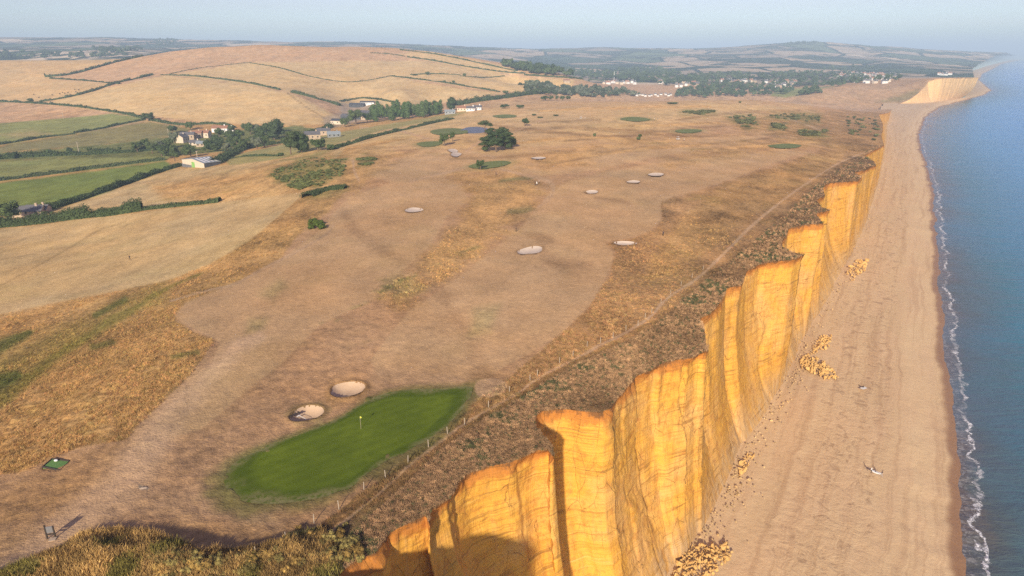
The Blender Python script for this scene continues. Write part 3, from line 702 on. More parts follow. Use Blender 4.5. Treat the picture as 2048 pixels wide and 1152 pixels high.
paint([(430,960),(450,920),(520,885),(640,848),(640,860),(480,940),(470,1000),(450,1000)], OLBR * 1.3, .6, 14, 8, .6)
paint([(740,955),(800,915),(860,880),(890,868),(940,800),(950,790),(900,870),(820,930),(760,965)], DKGR * 1.2, .6, 6, 5, .5)
paint([(655,780),(645,800),(660,815),(720,800),(745,780),(740,765),(700,755),(660,765)], GOLD * .85, .6, 12, 6, .6)
paint([(570,830),(590,812),(640,804),(660,818),(640,845),(590,852)], OLBR * .95, .6, 8, 6, .7)
stroke([(735,800),(745,797)], 9, DKGR, .8, .5, 2); stroke([(280,973),(295,977)], 6, GREY, .3, .5, 2, .8)
# gorse and bracken darker than the grass
for pl in [[(535,350),(560,335),(610,318),(690,318),(690,350),(640,372),(585,372),(545,360)], [(715,320),(735,312),(755,320),(740,332),(718,330)], [(1455,235),(1500,232),(1520,250),(1490,257)], [(1535,232),(1600,226),(1640,228),(1640,245),(1560,240)], [(1545,248),(1570,250),(1570,262),(1540,258)], [(1595,262),(1650,262),(1650,272),(1600,272)], [(1360,225),(1390,222),(1430,224),(1400,230)], [(615,395),(660,372),(692,378),(660,390)]]:
    paint(pl, DKGR * 1.6, 1, 8, 14, .6)
# fields beyond the bank
paint([(-1500,470),(0,458),(150,440),(280,425),(440,405),(560,388),(610,382),(600,395),(560,430),(500,480),(420,528),(330,562),(220,585),(100,608),(0,628),(-1500,700)], STRAW * .98, .35, 2, 2, dmax=700, reg=1)
paint([(-1500,610),(0,610),(100,590),(300,550),(200,585),(0,632),(-1500,700)], PALE * .98, .35, 8, 6, .5, dmax=700)
stroke([(-20,582),(60,540),(140,495),(200,460),(252,443)], 3.2, STRAW * .72, .3, .5, .6); stroke([(262,520),(330,495),(400,470)], 2.5, STRAW * .85, .3, .5, .6)
paint([(-1500,440),(50,433),(110,420),(230,378),(350,338),(460,330),(560,318),(640,290),(700,285),(660,330),(690,372),(560,386),(440,402),(280,422),(150,438),(-1500,460)], STRAW * .9, .5, 3, 3, dmax=800)
paint([(330,400),(300,370),(480,345),(560,325),(650,300),(700,330),(690,375),(560,388),(420,405)], GOLD * 1.05, .95, 12, 8, .9, dmax=800)
paint([(535,350),(560,335),(610,318),(690,318),(690,350),(640,372),(585,372),(545,360)], DKGR * 1.7, 1, 10, 16, .6); paint([(640,300),(680,292),(640,318),(600,322)], OLBR, 1, 6, 5, .7)
paint([(-1500,385),(0,366),(200,340),(330,322),(352,334),(230,378),(110,420),(45,433),(-1500,440)], GRASS, .35, 2, 2, dmax=800, reg=2)
paint([(-1500,330),(0,322),(180,312),(320,304),(345,312),(330,322),(180,340),(0,362),(-1500,385)], OLIVE * 1.1, .5, 2, 2, dmax=800, reg=2)
paint([(-1500,210),(0,204),(70,207),(180,220),(285,235),(292,240),(240,250),(145,268),(0,290),(-1500,310)], OLIVE * 1.12, .4, 2, 2, dmax=1000, reg=2)
paint([(0,270),(60,262),(100,268),(40,276)], STRAW * .8, .4, 8, 5, .6)
paint([(-1500,312),(0,292),(150,268),(240,252),(300,243),(400,262),(330,275),(200,290),(0,305),(-1500,320)], OLBR * 1.05, .4, 2, 2, dmax=1000, reg=2)
paint([(-1500,320),(0,305),(200,290),(330,275),(600,250),(640,262),(480,300),(350,312),(0,322),(-1500,330)], OLIVE * .8, .8, 2, 3, dmax=1000)
paint([(440,315),(560,290),(690,262),(860,235),(940,222),(900,235),(760,262),(660,292),(560,318),(460,330)], OLBR * 1.45, .4, 2, 2, dmax=900, reg=7)
paint([(560,322),(620,310),(700,285),(660,300),(600,320)], OLBR * 1.3, .6, 4, 3)
# the straw hill
paint([(90,205),(330,150),(450,166),(520,175),(580,186),(640,215),(690,240),(640,250),(560,250),(430,246),(300,232),(180,218)], STRAW * 1.02, .3, 2, 2, dmin=700, dmax=1900, reg=3)
paint([(-1500,124),(270,112),(110,150),(100,160),(230,166),(180,190),(70,204),(-1500,204)], STRAW2, .3, 2, 2, dmin=800, dmax=1900, reg=3)
paint([(110,155),(270,115),(400,92),(600,88),(800,93),(900,112),(850,124),(700,122),(500,124),(330,150),(235,166),(160,162)], TAN * 1.02, .4, 4, 3, dmin=900, dmax=2000)
paint([(335,150),(500,125),(700,122),(850,122),(980,145),(1080,160),(760,153),(690,164),(620,155),(550,140)], STRAW * .97, .3, 2, 2, dmin=900, dmax=2000, reg=3)
paint([(345,150),(500,127),(620,157),(690,166),(780,152),(860,168),(960,182),(1010,186),(930,200),(800,212),(690,210),(600,190),(560,180),(450,165)], STRAW * .95, .3, 2, 2, dmin=800, dmax=1900, reg=3)
paint([(800,155),(900,152),(1040,155),(1180,160),(1160,178),(1080,188),(1010,184),(900,168)], STRAW * .98, .3, 2, 2, dmin=900, dmax=1900)
paint([(850,100),(1000,130),(1040,145),(980,146),(900,130),(800,108)], STRAW, .3, 2, 2, dmin=1200, dmax=1950)
stroke([(575,186),(610,212),(650,237)], 2.4, STRAW * .62, .3); stroke([(520,150),(620,165),(760,160)], 1.5, STRAW * .75, .3)
paint([(645,235),(680,225),(680,200),(730,197),(770,205),(740,215),(735,240),(690,250),(650,262)], GREY * 1.1, .4, 5, 4, .7, dmax=1100)
paint([(1150,160),(1250,168),(1420,172),(1420,190),(1250,184),(1140,178)], TAN * 1.0, .3, 2, 1.5, dmin=1250, dmax=2200)
paint([(1550,182),(1600,176),(1680,172),(1640,184),(1570,195),(1540,192)], OLIVE * 1.2, .4, 2, 1.5, dmin=1100, dmax=2300)
paint([(1560,206),(1640,178),(1700,168),(1800,160),(1860,160),(1850,176),(1836,188),(1818,201),(1786,212),(1650,210)], TAN * .88, .5, 2, 1.5, dmin=1250, dmax=2000)
paint([(1750,205),(1800,190),(1840,178),(1836,190),(1800,204)], OLBR * .9, .7, 3, 2, .7, dmin=1250, dmax=1700)
pwk *= 1 - .999 * ((v_ > 156) & (u_ > 1560) & (GD < 2000)).astype(float)
w = (GD > 1050) & (GD < 2100) & (v_ > 150) & (u_ > 1020) & (u_ < 1560)
# greens' surrounds
for k, pp in PATCHES.items():
    if not k.startswith('bunker'): continue
    m = (np.hypot(x_ - pp.c[0], y_ - pp.c[1]) < pp.rmax * 1.8); r = pp.rel(x_[m], y_[m]) + dn3[m] * .10; kk = sstep(1.45, 1.05, r) * .55
    col[m] = col[m] * (1 - kk[:, None]) + ROUGHB * .72 * kk[:, None]; rough[m] = np.maximum(rough[m], .7 * kk)
p_ = PATCHES['green']; m = (np.hypot(x_ - p_.c[0], y_ - p_.c[1]) < p_.rmax * 1.7); r = p_.rel(x_[m], y_[m]) + .10 * dn3[m] + .08 * dn[m]; kk = sstep(1.22, 1.0, r) * .8
col[m] = col[m] * (1 - kk[:, None]) + np.array((.19, .18, .06)) * kk[:, None]
for k in ('green_b', 'green_c', 'green_e', 'green_f'):
    p_ = PATCHES[k]; m = (np.hypot(x_ - p_.c[0], y_ - p_.c[1]) < p_.rmax * 2); r = p_.rel(x_[m], y_[m]); kk = sstep(1.7, 1.0, r) * .5
    col[m] = col[m] * (1 - kk[:, None]) + OLBR * 1.3 * kk[:, None]
INP = np.zeros(GX.shape, bool)
for k, pp in PATCHES.items():
    if k == 'bald': continue
    mm = (np.abs(x_ - pp.c[0]) < pp.rmax * 1.3) & (np.abs(y_ - pp.c[1]) < pp.rmax * 1.3); INP[mm] |= pp.rel(x_[mm], y_[mm]) < 1.12
p_ = PATCHES['bald']; m = (np.hypot(x_ - p_.c[0], y_ - p_.c[1]) < p_.rmax * 1.5); r = p_.rel(x_[m], y_[m]) + dn3[m] * .08; kk = sstep(1.08, .95, r) * .85
col[m] = col[m] * (1 - kk[:, None]) + TRACK * .98 * kk[:, None]
# broad weathering of the ground itself, then tone graded by distance
col *= (1 + .12 * dn2 + .08 * dn)[..., None]
col *= np.array((.95, .97, .90))
col *= np.interp(GD, [150, 400, 900], [1, 1.06, 1.16])[..., None]  # paler with distance: backscatter and haze painted into the ground colour
fgd = sstep(140, 60, GD)[..., None] * .16 * (dn2[..., None] > -9); col *= 1 - fgd  # ground darkens towards the camera
olv = sstep(.05, .45, fbm(x_ / 16, y_ / 24, 78, 4))[..., None] * ((GD < 900) & (v_ < 1400))[..., None] * .16
col = col * (1 - olv) + col * np.array((.72, .80, .62)) * olv
bigc = sstep(-.2, .5, fbm(x_ / 80, y_ / 80, 77, 3))
col[..., 0] *= 1 + .03 * bigc; col[..., 2] *= 1 - .06 * bigc
col = np.clip(col, .01, .8)

# ------------------------------------------------------------------ terrain mesh
ZZ = GZ.copy()
rr = rough * sstep(420, 80, GD)
ZZ += rr * (.22 * dn3 + .30 * fbm(x_ / 1.6, y_ / 1.6, 91, 2) * sstep(250, 80, GD))
ZZ = patch_dip(GX.copy(), GY.copy(), ZZ)
BIGPOLY = LAND[:, :2]
inside = inpoly(GX, GY, BIGPOLY)
TX, TY = GX.copy(), GY.copy()
F_in = inside[:-1, :-1] & inside[1:, :-1] & inside[:-1, 1:] & inside[1:, 1:]
F_any = inside[:-1, :-1] | inside[1:, :-1] | inside[:-1, 1:] | inside[1:, 1:]
# vertices just outside that belong to crossing faces are drawn onto the cliff edge
cross = F_any & ~F_in; snap = np.zeros_like(inside)
for a, b2 in ((slice(None, -1), slice(None, -1)), (slice(1, None), slice(None, -1)), (slice(None, -1), slice(1, None)), (slice(1, None), slice(1, None))):
    snap[a, b2] |= cross
snap &= ~inside
sx, sy = GX[snap], GY[snap]; coast = np.vstack([E1, E2, FB, [[9400, 12000, 5]]])
dd, par = segdist(sx, sy, coast); i0 = np.clip(par.astype(int), 0, len(coast) - 2); tt = par - i0
TX[snap] = coast[i0, 0] * (1 - tt) + coast[i0 + 1, 0] * tt; TY[snap] = coast[i0, 1] * (1 - tt) + coast[i0 + 1, 1] * tt
ZZ[snap] = height(TX[snap], TY[snap]) - .05
used = np.zeros_like(inside)
for a, b2 in ((slice(None, -1), slice(None, -1)), (slice(1, None), slice(None, -1)), (slice(None, -1), slice(1, None)), (slice(1, None), slice(1, None))):
    used[a, b2] |= F_any
# one normal field for the whole ground, so that neighbouring sheets meet without a seam
PA = [np.gradient(q_, axis=1) for q_ in (TX, TY, ZZ)]; PR = [np.gradient(q_, axis=0) for q_ in (TX, TY, ZZ)]
NX = PA[1] * PR[2] - PA[2] * PR[1]; NY = PA[2] * PR[0] - PA[0] * PR[2]; NZ = PA[0] * PR[1] - PA[1] * PR[0]
sg = np.sign(NZ + 1e-12); nl = np.sqrt(NX ** 2 + NY ** 2 + NZ ** 2) + 1e-12; NN = np.stack([NX * sg / nl, NY * sg / nl, np.abs(NZ) / nl], -1)
RF = REG[:-1, :-1]
for k, (nm, lb) in enumerate(REGN):
    Fk = F_any & (RF == k)
    if not Fk.any(): continue
    us = np.zeros_like(inside)
    for a, b2 in ((slice(None, -1), slice(None, -1)), (slice(1, None), slice(None, -1)), (slice(None, -1), slice(1, None)), (slice(1, None), slice(1, None))): us[a, b2] |= Fk
    ids = -np.ones(GX.shape, int); ids[us] = np.arange(us.sum())
    q = np.stack([ids[:-1, :-1][Fk], ids[:-1, 1:][Fk], ids[1:, 1:][Fk], ids[1:, :-1][Fk]], 1)
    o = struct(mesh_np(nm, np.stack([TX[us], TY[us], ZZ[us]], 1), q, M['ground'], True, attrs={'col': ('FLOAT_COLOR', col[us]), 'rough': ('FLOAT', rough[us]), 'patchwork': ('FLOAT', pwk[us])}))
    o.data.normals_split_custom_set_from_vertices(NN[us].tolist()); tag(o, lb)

# the same plateau and hills carried on past the left edge of the frame
wa, wr = np.meshgrid(np.linspace(math.radians(-110), AZ0, 60), rows[::6]); wx, wy = np.sin(wa) * wr, np.cos(wa) * wr
wz = height(wx, wy) * 1.0; nw = wx.shape; wi = np.arange(nw[0] * nw[1]).reshape(nw)
wq = np.stack([wi[:-1, :-1].ravel(), wi[:-1, 1:].ravel(), wi[1:, 1:].ravel(), wi[1:, :-1].ravel()], 1)
wcol = col[::6, :1] * np.ones(nw + (1,))
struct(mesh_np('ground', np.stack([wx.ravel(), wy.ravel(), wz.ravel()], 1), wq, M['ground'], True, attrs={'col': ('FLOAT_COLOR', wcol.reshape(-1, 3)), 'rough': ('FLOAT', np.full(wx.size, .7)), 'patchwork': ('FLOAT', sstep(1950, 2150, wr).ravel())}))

# ------------------------------------------------------------------ cliffs
def cliff(name, top, basel, step0, nrow, amp, zfoot=2.6, seed=0, pale=0.0):
    # resample the top, finer where it is near
    P_ = [top[0]]
    for i in range(len(top) - 1):
        a, b2 = top[i], top[i + 1]; L = np.hypot(*(b2 - a)[:2]); dist = max(50, np.hypot(*a[:2]))
        k = max(1, int(L / max(.3, step0 * dist / 100)))
        P_ += [a + (b2 - a) * (j + 1) / k for j in range(k)]
    T = np.array(P_)
    s = np.r_[0, np.cumsum(np.hypot(np.diff(T[:, 0]), np.diff(T[:, 1])))]
    # base point for every top point: nearest, kept in order
    _, par = segdist(T[:, 0], T[:, 1], basel); par = np.maximum.accumulate(par)
    kw = 9; ker = np.ones(kw) / kw; par = np.convolve(np.pad(par, kw // 2, 'edge'), ker, 'valid')
    i0 = np.clip(par.astype(int), 0, len(basel) - 2); tt = par - i0
    Bp = basel[i0, :2] * (1 - tt)[:, None] + basel[i0 + 1, :2] * tt[:, None]
    tan = np.gradient(T[:, :2], axis=0)
    for k in range(2):
        ks = 7; kk = np.ones(ks) / ks
        tan = np.stack([np.convolve(np.pad(tan[:, j], ks // 2, 'edge'), kk, 'valid') for j in (0, 1)], 1)
    nrm = np.stack([tan[:, 1], -tan[:, 0]], 1); nrm /= np.linalg.norm(nrm, axis=1)[:, None] + 1e-9
    gen = np.array([.83, -.56]); nrm = nrm * .75 + gen * .45; nrm /= np.linalg.norm(nrm, axis=1)[:, None]
    w = np.linspace(0, 1, nrow) ** 1.06
    S = s[None, :] + 0 * w[:, None]; W_ = w[:, None] + 0 * s[None, :]
    Zt = height(T[:, 0], T[:, 1]); Z = Zt[None] * (1 - W_) + zfoot * W_
    f = .30 * W_ + .70 * W_ ** 3.0
    # jut differs along the face: buttresses keep their outline most of the way down
    X = T[None, :, 0] * (1 - f) + Bp[None, :, 0] * f; Y = T[None, :, 1] * (1 - f) + Bp[None, :, 1] * f
    Hh = np.maximum(Zt - zfoot, 1)[None] / 40
    flut = fbm(S / 3.2 + .8 * fbm(S / 9, Z / 9, seed + 3, 2), Z / 30, seed + 1, 3) ; flut = -np.abs(flut) * 1.7 + .35
    dsp = amp * (.13 * flut + .5 * fbm(S / 16, Z / 40, seed + 5, 2) + 1.35 * blocky((S + 1.6 * fbm(Z / 13, S / 40, seed + 8, 3)) / 6.5, seed + 40) + .28 * blocky((Z + .8 * fbm(S / 7, Z / 9, seed + 44, 3)) / 1.9, seed + 43, .16) + .18 * blocky((S + 1.2 * fbm(Z / 9, S / 30, seed + 9, 3)) / 2.7, seed + 41, .1)  + .15 * fbm(S / 26, Z / 1.3, seed + 7, 3) + .22 * fbm(S / 1.1, Z / 1.0, seed + 11, 3))
    # isolated gullies
    g = vnoise(S / 13 + .5 * fbm(S / 8, Z / 12, seed + 14, 2), 0 * Z + Z / 70, seed + 21); dsp -= amp * 1.3 * sstep(.16, .05, np.abs(g - .5)) * (.5 + .5 * vnoise(S / 30, Z / 20, seed + 2))
    dsp *= np.interp(np.hypot(T[:, 0], T[:, 1]), [95, 150, 260], [1, .62, .5])[None]
    dsp *= sstep(0, .035, W_) * np.clip(Hh, .15, 1) * (1 - .35 * W_)
    X = X + nrm[None, :, 0] * dsp; Y = Y + nrm[None, :, 1] * dsp
    # the grass lip: crumbling edge just under the turf
    lipd = fbm(S / 1.3, Z / 1.5, seed + 33, 3) * .35 * sstep(.0, .02, W_) * sstep(.12, .03, W_); X += nrm[None, :, 0] * lipd; Y += nrm[None, :, 1] * lipd
    Z[0] += .04
    nr, nc = X.shape; idx = np.arange(nr * nc).reshape(nr, nc)
    q = np.stack([idx[:-1, :-1].ravel(), idx[1:, :-1].ravel(), idx[1:, 1:].ravel(), idx[:-1, 1:].ravel()], 1)
    co = np.stack([X.ravel(), Y.ravel(), Z.ravel()], 1)
    lip = np.clip((Zt[None] - Z) / (2.6 * np.clip(Hh, .3, 1)), 0, 1).ravel(); foot = sstep(.72, 1.0, W_).ravel()
    return mesh_np(name, co, q, M['cliff'], True, attrs={'lip': ('FLOAT', lip), 'foot': ('FLOAT', foot), 'pale': ('FLOAT', foot * 0 + pale)})
c1 = struct(cliff('cliff', E1, np.array(B1), .32, 120, 1.0)); tag(c1, 'golden sandstone cliff with stepped buttresses along the shingle beach')
E2x = np.vstack([E1[-1] * .4 + E2[0] * .6, E2, [E2[-1] + np.array([14, 30, 0])]]); E2x[-1, 2] = E2[-1][2]
B2x = np.vstack([B2, [B2[-1] + np.array([25, 60, 0])]])
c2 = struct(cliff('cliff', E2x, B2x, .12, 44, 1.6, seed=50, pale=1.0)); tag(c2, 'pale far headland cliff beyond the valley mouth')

# ------------------------------------------------------------------ beach and sea
rows2 = list(rows)
while rows2[-1] < 30000: rows2.append(rows2[-1] * 1.03)
rows2 = np.array(rows2)
azb = np.radians(np.r_[np.linspace(-14, 58, 620), np.linspace(59.5, 128, 46)])
def polar(azv, rv):
    a, d = np.meshgrid(azv, rv); return np.sin(a) * d, np.cos(a) * d, d
BX, BY, BD = polar(azb, rows2[::1])
SEAP = np.vstack([WL[:, :2], [[26000, 27000]], [[60000, 27000]], [[60000, -3000]], [[300, -3000]], [[70, 20]]])
landd, lpar = segdist(BX, BY, np.vstack([E1, E2, FB, [[9400, 12000, 5]]])); landd = np.where(inpoly(BX, BY, LAND[:, :2]), landd, -landd)
WLS = np.vstack([[[70, 20, 0]], WL, [[26000, 27000, 0]]])
sead, spar = segdist(BX, BY, WLS)
sead = np.where(inpoly(BX, BY, SEAP), sead, -sead)
alen = np.r_[0, np.cumsum(np.hypot(np.diff(WLS[:, 0]), np.diff(WLS[:, 1])))]
along = np.interp(spar, np.arange(len(alen)), alen)
sead = sead + 1.1 * fbm(along / 14, along * 0, 61, 3) * np.interp(BD, [100, 600], [1, 2]) + .5 * fbm(BX / 3, BY / 3, 62, 2)
def gridpick(mask, X, Y, Z, name, mat, attrs):
    F = mask[:-1, :-1] | mask[1:, :-1] | mask[:-1, 1:] | mask[1:, 1:]
    us = np.zeros(X.shape, bool)
    for a, b2 in ((slice(None, -1), slice(None, -1)), (slice(1, None), slice(None, -1)), (slice(None, -1), slice(1, None)), (slice(1, None), slice(1, None))): us[a, b2] |= F
    ids = -np.ones(X.shape, int); ids[us] = np.arange(us.sum())
    q = np.stack([ids[:-1, :-1][F], ids[:-1, 1:][F], ids[1:, 1:][F], ids[1:, :-1][F]], 1)
    return mesh_np(name, np.stack([X[us], Y[us], Z[us]], 1), q, mat, True, attrs={k: (t, val[us]) for k, (t, val) in attrs.items()})
t_ = -sead
bz = np.interp(t_, [-14, 0, 12, 20, 60, 150], [-1.8, 0, 2.2, 2.9, 3.5, 4.4])
belt = sstep(14, 19, t_) * sstep(46, 26, t_)
bz = bz + .06 * fbm(BX / 2.2, BY / 2.2, 71, 3) * sstep(400, 90, BD) * sstep(4, 14, t_) + .25 * fbm(along / 60, t_ / 5, 72, 3) * sstep(6, 16, t_)
uvb = np.stack([along / 30, t_ / 7, 0 * t_], -1)
bm_ = (landd < 16) & (sead < 13) & (BD < 13000)
landd_n = landd
beach = struct(gridpick(bm_, BX, BY, bz, 'beach', M['beach'], {'wet': ('FLOAT', sstep(3.4, 1.4, t_ + .8 * fbm(along / 9, t_ * 0, 73, 3))), 'belt': ('FLOAT', belt), 'uvb': ('FLOAT_VECTOR', uvb), 'across': ('FLOAT', np.clip(t_ / 80, 0, 1))}))
tag(beach, 'broad tan shingle beach between the cliff and the sea')
sea = struct(gridpick((sead > -3)[::1], BX, BY, np.zeros_like(BX), 'sea', M['sea'], {'shore': ('FLOAT', np.clip(sead, -10, 400))}))
tag(sea, 'calm blue sea with a thin line of breaking foam')

# ------------------------------------------------------------------ greens, bunkers, pond
def sheet(key, name, mat, label=None, cat=None, group=None, off=.03, kind=None):
    p = PATCHES[key]; far = np.hypot(*p.c) > 300
    n = 120 if not far else 40; R = 26 if not far else 8
    th = np.linspace(-PI, PI, n, endpoint=False); rb = np.interp(th, p.th, p.R)
    rr_ = np.linspace(0, 1, R + 1)[1:]
    X = np.r_[p.c[0], (p.c[0] + np.cos(th)[None] * rb[None] * rr_[:, None]).ravel()]; Y = np.r_[p.c[1], (p.c[1] + np.sin(th)[None] * rb[None] * rr_[:, None]).ravel()]
    r = np.r_[0, np.repeat(rr_, n)]
    Z = height(X, Y) + (.18 if far else off) - p.depth * (1 - r ** 3)
    if key == 'pond': Z[:] = height(*p.c) - .35
    f = [(0, 1 + k, 1 + (k + 1) % n) for k in range(n)]
    mb = MB(); mb.v = list(map(tuple, np.stack([X, Y, Z], 1)))
    mb.f = f + [(1 + i * n + k, 1 + (i + 1) * n + k, 1 + (i + 1) * n + (k + 1) % n, 1 + i * n + (k + 1) % n) for i in range(R - 1) for k in range(n)]
    o = mb.build(name, mat, smooth=True); me = o.data
    a = me.attributes.new('fringe', 'FLOAT', 'POINT'); wv = r + .03 * fbm(X / 4, Y / 4, 12, 2); a.data.foreach_set('value', sstep(.80, .84, wv).astype(np.float32) * (0 if far else 1))
    a = me.attributes.new('fade', 'FLOAT', 'POINT'); a.data.foreach_set('value', (sstep(.86, 1.0, r + .12 * fbm(X / 2.5, Y / 2.5, 13, 3)) * (0 if far else 1)).astype(np.float32))
    return tag(o, label, cat, group, kind)
sheet('green', 'putting_green', M['green'], 'large bright green putting green beside the cliff path with a yellow flag', 'putting green', 'putting greens')
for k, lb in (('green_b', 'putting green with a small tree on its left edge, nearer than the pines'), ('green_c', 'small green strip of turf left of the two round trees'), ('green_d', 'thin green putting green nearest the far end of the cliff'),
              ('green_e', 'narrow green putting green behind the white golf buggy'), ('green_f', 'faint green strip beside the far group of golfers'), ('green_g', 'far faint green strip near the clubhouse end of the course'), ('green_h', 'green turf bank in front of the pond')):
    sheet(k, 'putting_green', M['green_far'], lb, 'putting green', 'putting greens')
sheet('bunker_a', 'sand_bunker', M['sand'], 'oval sand bunker above the big green, the farther of the two near ones', 'bunker', 'sand bunkers')
sheet('bunker_b', 'sand_bunker', M['sand'], 'oval sand bunker with wooden steps and a white rake left of the big green', 'bunker', 'sand bunkers')
for k, lb in (('bunker_c', 'small pale bunker alone on the left fairway above the paired bushes'), ('bunker_d', 'white leaf-shaped bunker in the middle of the main fairway'), ('bunker_e', 'thin white bunker at the right edge of the main fairway'),
              ('bunker_f', 'nearest of the three small white bunkers high on the main fairway'), ('bunker_g', 'middle one of the three small white bunkers high on the main fairway'), ('bunker_h', 'farthest of the three small white bunkers high on the main fairway'),
              ('bunker_i', 'upper of the two pale sand hollows left of the pine clump'), ('bunker_j', 'lower of the two pale sand hollows left of the pine clump'), ('bunker_k', 'long thin strip bunker right of the pine clump')):
    sheet(k, 'sand_bunker', M['sand_pale'], lb, 'bunker', 'sand bunkers')
sheet('pond', 'pond', M['pond'], 'small dark blue pond behind the pine clump', kind='structure')

# ------------------------------------------------------------------ plants
def leaf_cloud(lobes, n, size, rnd, up=.25, squash=1.0):
    """n small leaf faces spread through the shells of the lobes (x,y,z,rx,ry,rz)"""
    lob = np.array(lobes, float); vol = lob[:, 3] * lob[:, 4] * lob[:, 5]; wgt = vol ** .66; wgt /= wgt.sum()
    k = rnd.choice(len(lob), n, p=wgt); dv = rnd.normal(size=(n, 3)); dv[:, 2] = dv[:, 2] * .9 + up; dv /= np.linalg.norm(dv, axis=1)[:, None]
    r = rnd.uniform(.45, 1.0, n) ** .5 * (1 + .12 * rnd.normal(size=n))
    c = lob[k, :3] + dv * r[:, None] * lob[k, 3:]
    nn = dv + rnd.normal(size=(n, 3)) * .55; nn /= np.linalg.norm(nn, axis=1)[:, None]
    a = np.cross(nn, rnd.normal(size=(n, 3))); a /= np.linalg.norm(a, axis=1)[:, None]; b_ = np.cross(nn, a)
    sz = (size * rnd.uniform(.6, 1.4, n))[:, None]; sb = sz * rnd.uniform(.5, .9, n)[:, None] * squash
    co = np.stack([c - a * sz, c - b_ * sb, c + a * sz, c + b_ * sb], 1).reshape(-1, 3)
    return co, np.arange(n * 4).reshape(n, 4)
def core_faces(lobes, k=.72):
    mb = MB()
    for L in lobes: mb.ball(L[:3], (L[3] * k, L[4] * k, L[5] * k), 7, 5, .12)
    return mb
def crown_mesh(name, lobes, n, size, mat, seed, core=True, up=.25):
    rnd = np.random.default_rng(seed); co, q = leaf_cloud(lobes, n, size, rnd, up)
    me = bpy.data.meshes.new(name); v = [tuple(x) for x in co]; f = [tuple(x) for x in q]
    if core:
        mb = core_faces(lobes); kk = len(v); v += mb.v; f += [tuple(i + kk for i in w) for w in mb.f]
    me.from_pydata(v, [], f); me.materials.append(mat); me.update(); return me
def lobes_round(seed, n=9, flat=1.0, spread=.30, base=.30):
    r = random.Random(seed); L = [(0, 0, .58, .30, .30, .28 * flat)]
    for i in range(n):
        a = 2 * PI * i / n + r.uniform(-.4, .4); z = r.uniform(base + .08, .80); rad = spread * r.uniform(.6, 1.1) * (1 - abs(z - .52) * .9)
        s = r.uniform(.13, .21); L.append((rad * math.cos(a), rad * math.sin(a), z, s, s, s * flat))
    return L
def lobes_pine(seed, n=12):
    r = random.Random(seed); L = []
    for i in range(n):
        a = r.uniform(0, 2 * PI); z = .42 + .5 * (i / n); rad = r.uniform(.12, .36) * (1.15 - z * .6); s = r.uniform(.10, .17)
        L.append((rad * math.cos(a), rad * math.sin(a), z, s * 1.25, s * 1.25, s * .55))
    L.append((0, 0, .88, .16, .16, .10)); return L
def lobes_tall(seed, n=10):
    r = random.Random(seed); L = []
    for i in range(n):
        z = .14 + .8 * i / n; s = .20 * math.sin(PI * min(1, (z + .12) / 1.15)) + .05
        L.append((r.uniform(-.08, .08) , r.uniform(-.08, .08), z, s * 1.5, s * 1.5, .11))
    return L
def lobes_bush(seed, n=7):
    r = random.Random(seed); L = [(0, 0, .35, .34, .34, .36)]
    for i in range(n):
        a = 2 * PI * i / n + r.uniform(-.4, .4); L.append((.27 * math.cos(a), .27 * math.sin(a), r.uniform(.22, .55), .2, .2, .24))
    return L
def trunk_mesh(top=.6, r=.028, seed=0, limbs=4, forks=1):
    rr_ = random.Random(seed); mb = MB(); mb.tube([(0, 0, -.03), (.01, .0, top * .5), (.0, .015, top)], [r * 1.25, r, r * .6], 7)
    for k in range(limbs):
        a = 2 * PI * k / limbs + rr_.uniform(-.4, .4); z = top * rr_.uniform(.4, .8)
        mb.tube([(0, 0, z), (.12 * math.cos(a), .12 * math.sin(a), z + .10), (.24 * math.cos(a), .24 * math.sin(a), z + .22)], [r * .5, r * .35, r * .15], 5)
    me = bpy.data.meshes.new('trunk'); me.from_pydata(mb.v, [], mb.f); me.materials.append(M['bark']); me.update(); return me
PROTO = {}
def tree_proto(key, crown, trunk): PROTO[key] = (crown, trunk)
tree_proto('round1', crown_mesh('crown', lobes_round(1), 1500, .022, M['leaf'], 1), trunk_mesh(.55, .03, 1))
tree_proto('round2', crown_mesh('crown', lobes_round(2, 7, .9), 1300, .024, M['leaf'], 2), trunk_mesh(.5, .03, 2))
tree_proto('grey', crown_mesh('crown', lobes_round(3, 8, 1.0), 1300, .024, M['grey_leaf'], 3), trunk_mesh(.5, .03, 3))
tree_proto('tall', crown_mesh('crown', lobes_tall(4), 1500, .022, M['leaf_light'], 4), trunk_mesh(.6, .02, 4))
tree_proto('pine1', crown_mesh('crown', lobes_pine(5, 15) + lobes_round(15, 8, .8, .26, .12), 2600, .021, M['pine'], 5, True), trunk_mesh(.85, .024, 5, 7))
tree_proto('pine2', crown_mesh('crown', lobes_pine(6, 17) + lobes_round(16, 8, .8, .24, .14), 2600, .021, M['pine'], 6, True), trunk_mesh(.85, .026, 6, 7))
tree_proto('cypress', crown_mesh('crown', lobes_round(8, 12, 1.1, .30, .10) + [(0, 0, .25, .3, .3, .25)], 2200, .020, M['pine'], 8), trunk_mesh(.5, .03, 8))
tree_proto('umbrella', crown_mesh('crown', [(-.2, 0, .72, .26, .2, .12), (.18, .05, .68, .28, .22, .12), (0, -.05, .84, .26, .22, .12), (.34, 0, .6, .15, .15, .08)], 1200, .022, M['pine'], 9), trunk_mesh(.7, .022, 9, 5))
tree_proto('poplar2', crown_mesh('crown', lobes_round(14, 10, 1.2, .26, .12), 1500, .022, M['leaf_light'], 14), trunk_mesh(.6, .02, 14))
tree_proto('bush', crown_mesh('crown', lobes_bush(10), 900, .03, M['gorse'], 10), trunk_mesh(.3, .02, 10, 3))
